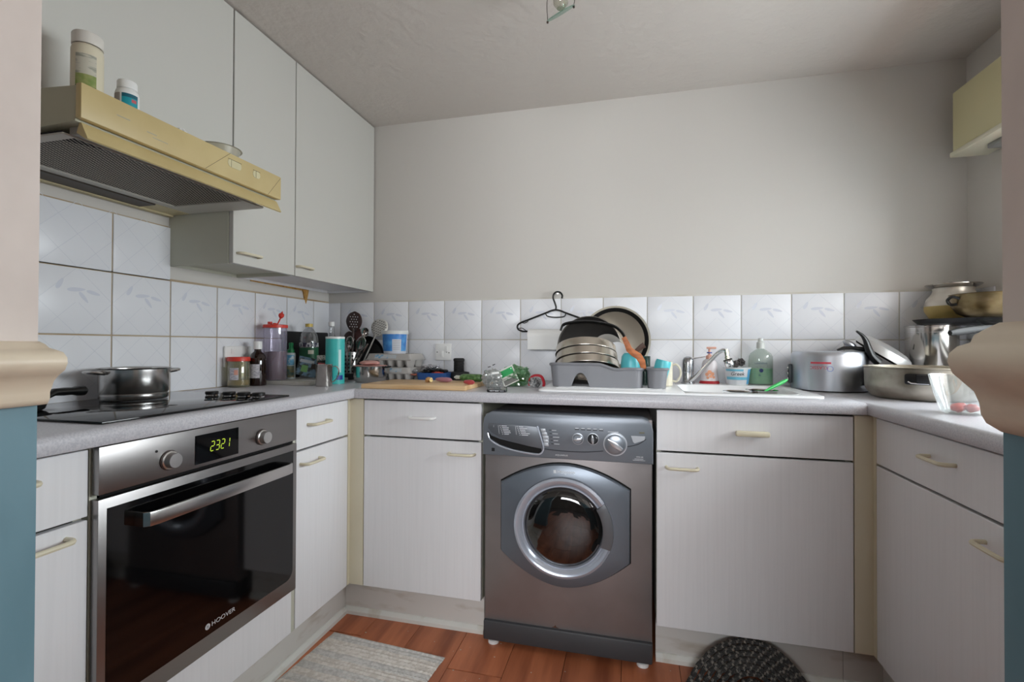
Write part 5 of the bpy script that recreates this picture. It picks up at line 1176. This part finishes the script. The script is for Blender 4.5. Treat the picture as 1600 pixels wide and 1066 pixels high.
# wide worn pot
bx_, by_, br_ = 2.548, -.425, .158
r = thing('cooking_pot', 'wide worn aluminium pot with black side handle on the right worktop', 'pot', (bx_, by_, ZW+.0003))
b = vessel([(0, 0), (br_*.8, 0), (br_*.88, .006), (br_*.98, .03), (br_*.99, .045), (br_*1.0, .1), (br_*1.02, .102), (br_*1.02, .106)], .003, 56); mk('pot', b, alumold, r)
TO = toward(bx_, by_)
M_ = TO @ R(-3, 'Z'); b = nb(); box(b, -.034, .034, -br_-.02, -br_+.002, .054, .088, .007, M=M_); hd = mk('handle', b, blk, r)
b = nb(); box(b, -.004, .033, -br_-.034, -br_-.019, .062, .086, .004, M=M_); mk('grip', b, mat('grip_black', (30, 30, 33), .3), hd)
b = nb(); tube(b, [M_ @ Vector(q) for q in ((-.024, -br_-.021, .064), (-.016, -br_-.024, .059), (0, -br_-.024, .059), (.026, -br_-.022, .0585))], .002, 6); mk('wire_edge', b, chrome, hd)
# tall canister
r = thing('steel_canister', 'tall shiny steel canister in the right corner under the pan stack', 'canister', (2.732, -.118, ZW+.0003))
b = nb(); lathe(b, [(0, 0), (.078, 0), (.08, .003), (.08, .246), (.083, .248), (.083, .252), (.08, .253), (0, .253)], 48); mk('body', b, steelp, r)
b = nb(); lathe(b, [(.0805, .225), (.0815, .2255), (.0815, .229), (.0805, .2295)], 48); mk('band', b, steel, r)
ZP = ZW+.2537
r = thing('black_pan', 'black frying pan lying on the steel canister with handle to the left', 'pan', (2.775, -.195, ZP))
b = vessel([(0, 0), (.1, 0), (.115, .004), (.13, .02)], .003, 48); mk('pan', b, mat('nonstick', (24, 24, 25), .4), r)
o0 = Vector((2.775, -.195, ZP)); P_ = [up(1560, 511, -.345)-o0, up(1530, 514, -.37), up(1500, 518, -.40), up(1484, 520.5, -.415)]; P_ = [P_[0]]+[p-o0 for p in P_[1:]]
b = nb(); tube(b, [Vector((-.01, -.12, .012))]+P_, [.008, .01, .0125, .013, .009], 10, flat=.9); mk('handle', b, blkr, r)
mx_, my_ = 2.812, -.103; r = thing('round_pot', 'round pale steel pot with flared rim at the top of the stack', 'pot', (mx_, my_, ZP+.0045))
b = nb(); j = .088; lathe(b, [(0, 0), (j*.45, 0), (j*.8, .022), (j*.98, .055), (j, .075), (j*.92, .1), (j*.74, .12), (j*.7, .13), (j*.72, .14), (j*.66, .14), (j*.64, .128), (0, .06)], 44); mk('body', b, mat('pale_pot', (206, 200, 190), .32, .6), r)
b = nb(); lathe(b, [(j*.66, .139), (j*.74, .141), (j*.96, .152), (j*.96, .155), (j*.7, .146), (j*.66, .1445)], 44); mk('rim', b, steelp, r)
b = nb(); lathe(b, [(j*.55, .003), (j*.8, .0205), (j*.99, .053), (j*1.006, .07), (j*.998, .07), (j*.97, .05), (j*.79, .022), (j*.55, .006)], 44, M=R(-0, 'X')); mk('yellow_stain', b, mat('turmeric_stain', (206, 180, 110), .45), r)
wx_, wy_ = 2.803, -.312; r = thing('karahi', 'brown-stained steel karahi stacked on the black pan', 'wok', (wx_, wy_, ZP+.0212))
b = vessel([(0, 0), (.06, 0), (.085, .014), (.1, .04), (.104, .078), (.107, .08)], .003, 48); mk('bowl', b, mat('bronzed_steel', (150, 132, 98), .3, .9, var=((104, 84, 52), (14, 14, 22), .4, .65)), r)
b = nb(); tube(b, smoothpts([Vector((-.098, -.02, .064)), Vector((-.118, -.018, .07)), Vector((-.122, .0, .06)), Vector((-.114, .0, .045)), Vector((-.098, -.008, .045))], 4), .005, 8); mk('handle', b, blk, r)
# glass bowl with red bits
gx2, gy2 = 2.436, -.83; r = thing('glass_jug', 'clear glass jug at the worktop edge by the doorway', 'jug', (gx2, gy2, ZW+.0003))
b = vessel([(0, 0), (.04, 0), (.046, .006), (.062, .06), (.07, .1)], .003, 40); mk('glass', b, clear('thick_glass', (250, 252, 252), .12, .07, (240, 242, 244)), r)
for k, (dx, dy, s) in enumerate(((-.016, -.006, .014), (.012, -.012, .014), (.004, .018, .013))):
    b = nb(); blob(b, (0, 0, 0), (s, s, s*.8), 70+k, .2, 2, 3); o = mk('tomato_piece', b, mat('tomato_red', (214, 70, 52), .3)); o.location = (gx2+dx, gy2+dy, ZW+.0165)
    tag(o, ('left front red tomato piece inside the glass jug', 'right front red tomato piece inside the glass jug', 'red tomato piece at the back of the glass jug')[k], 'tomato', 'tomato pieces in the jug')

# ================================================================ ON TOP OF THE HOOD
def hoodz(x): return 1.643+(.452-x)*.06+.0006
r = thing('vitamin_bottle', 'tall white pill bottle with green label on the cooker hood', 'pill bottle', (.392, -1.478, hoodz(.36)))
j = .0295
b = nb(); lathe(b, [(0, 0), (j*.95, 0), (j, .004), (j, .108), (j*.93, .116), (j*.86, .118), (0, .118)], 32); mk('body', b, mat('pill_cream', (216, 208, 184), .4), r)
TO = toward(.392, -1.478)
def lp(z0, z1, a0, a1, m_, nm, rad):
    o = label_patch(r, rad, z0, z1, a0, a1, m_, nm); o.data.transform(TO)
lp(.03, .092, -.75, .55, mat('label_pale', (196, 192, 176), .6, var=((150, 150, 136), (30, 30, 140), .48, .58)), 'label', j*1.006)
lp(.02, .046, -.75, .55, mat('label_leaf', (150, 156, 96), .6, var=((120, 140, 70), (60, 60, 60), .4, .6)), 'label_band', j*1.01)
lp(.014, .02, -.75, .55, mat('label_dkgreen', (26, 74, 52), .5), 'label_edge', j*1.01)
b = nb(); lathe(b, [(j*.88, .119), (j*.97, .119), (j*.97, .143), (j*.9, .146), (0, .146)], 32); mk('cap', b, mat('cap_white', (222, 218, 210), .4), r)
r = thing('vitamin_bottle', 'short white pill bottle with turquoise label on the cooker hood', 'pill bottle', (.395, -1.39, hoodz(.365)))
j = .0245; TO = toward(.395, -1.39)
b = nb(); lathe(b, [(0, 0), (j*.95, 0), (j, .003), (j, .054), (j*.9, .062), (j*.72, .066), (0, .066)], 32); mk('body', b, white, r)
lp(.004, .05, -.45, .95, mat('label_teal', (20, 150, 164), .45), 'label', j*1.008)
lp(.041, .05, -.45, .95, mat('label_navy', (16, 92, 110), .45), 'label_band', j*1.012)
lp(.03, .038, .35, .8, mat('label_red', (190, 90, 96), .45), 'label_mark', j*1.012)
lp(.004, .05, -1.6, -.6, mat('label_grey2', (170, 160, 156), .6), 'label_back', j*1.006)
b = nb(); lathe(b, [(j*.74, .066), (j*.84, .067), (j*.84, .083), (j*.78, .086), (0, .086)], 32); mk('cap', b, white, r)
r = thing('plastic_dish', 'shallow clear plastic dish on the right of the cooker hood top', 'dish', (.39, -1.108, hoodz(.34)))
b = vessel([(0, 0), (.04, 0), (.045, .003), (.055, .03), (.06, .031)], .0012, 36); mk('dish', b, clear('milky_plastic', (226, 222, 208), .03, .4, (214, 210, 196), .3), r)
b = nb(); blob(b, (0, 0, .012), (.018, .014, .013), 81, .5, 2.5, 3, floor=.0006); o = mk('tissue_scrap', b, mat('tissue', (236, 236, 234), .95), ang=20); o.location = (.42, -1.268, hoodz(.4)); tag(o, 'crumpled white scrap lying on the cooker hood', 'scrap')

# ================================================================ FLOOR
rug = thing('rag_rug', 'grey beige striped rag rug on the wooden floor', 'rug', (.519, -.698, .0005), rot=(0, 0, math.radians(-4.6)))
b = nb(); nx_, ny_ = 60, 150; wdt, lng = .463, .95; rows = []
for jy in range(ny_+1):
    y = -lng*jy/ny_; row = []
    for ix in range(nx_+1):
        x = wdt*ix/nx_; e = .0035*noise.noise(Vector((3, y*30, 0))) if ix in (0, nx_) else 0
        ph = y*2*PI/.0165; z = .0055+.0022*math.sin(ph)+.0014*math.sin(x*2*PI/.0155+(round(-y/.0165) % 2)*PI)+.002*noise.noise(Vector((x*14, y*14, 2)))
        if jy in (0, ny_) or ix in (0, nx_): z *= .25
        row.append(b.verts.new((x+e, y, max(.0003, z))))
    rows.append(row)
cols_ = [random.Random(i*5+1).choice((0, 0, 1, 0, 2, 1)) for i in range(80)]; cols_[0] = 1; cols_[1] = 0
for jy in range(ny_):
    st = cols_[int((lng*jy/ny_)/.033)]
    for ix in range(nx_):
        f = b.faces.new((rows[jy][ix], rows[jy+1][ix], rows[jy+1][ix+1], rows[jy][ix+1])); f.material_index = st
mk('weave', b, [mat('rug_pale', (236, 230, 222), .95, var=((216, 208, 198), (80, 80, 80), .4, .6)), mat('rug_grey', (222, 219, 214), .95, var=((200, 197, 192), (80, 80, 80), .4, .6)), mat('rug_pinkish', (228, 210, 196), .95, var=((206, 186, 172), (80, 80, 80), .4, .6))], rug)
# braided oval mat, its far end pushed up against the plinth
mcx, mcy, rot_ = 1.945, -.83, math.radians(-14)
braid = mat('braid_black', (42, 41, 40), .9, var=((70, 68, 66), (200, 200, 200), .5, .6)); braid2 = mat('braid_pale', (128, 122, 114), .9, var=((92, 88, 84), (200, 200, 200), .45, .6))
r = thing('braided_mat', 'dark braided oval mat curling up against the sink plinth', 'mat', (mcx, mcy, 0))
for k in range(12):
    a = .012+.0178*k; bb_ = a+.09; n_ = int(2*PI*(a+bb_)/2/.007); pts = []; rs_ = []
    for i in range(n_):
        t = 2*PI*i/n_; px2 = a*math.cos(t); py2 = bb_*math.sin(t); x = px2*math.cos(rot_)-py2*math.sin(rot_); y = mcy+px2*math.sin(rot_)+py2*math.cos(rot_)
        s = y+.685
        if s > 0:
            th = math.radians(54); bl = min(1, s/.05); y2 = -.685+s*(math.cos(th)*bl+1*(1-bl)); z = s*math.sin(th)*bl
        else: y2, z = y, 0
        wob = .0022*math.sin(i*PI/1.5+k)
        pts.append(Vector((x, y2-mcy, z+.0085+.0015*math.sin(i*PI/1.5)))); rs_.append(.0098+.0014*math.sin(i*PI/1.5+1+k*2))
    b = nb(); tube(b, pts, rs_, 6, closed=True, flat=.8)
    for i, f in enumerate(b.faces): f.material_index = 1 if ((i//6)+(i % 6)//2+k*2) % 4 == 0 else 0
    mk('braid', b, [braid, braid2], r, ang=60)
b = nb(); rnd = random.Random(12)
for k in range(34):
    x, y = rnd.uniform(.6, 1.75), rnd.uniform(-.86, -.6)
    if .5 < x < 1.02 and y < -.7: continue
    s = rnd.uniform(.0008, .0026); blob(b, (x, y, .0012), (s*1.6, s, .001), k, .3, 2, 1)
cr = mk('floor_crumbs', b, mat('crumbs', (206, 198, 184), .8)); tag(cr, 'scattered pale crumbs on the wooden floor', 'crumbs', kind='stuff')
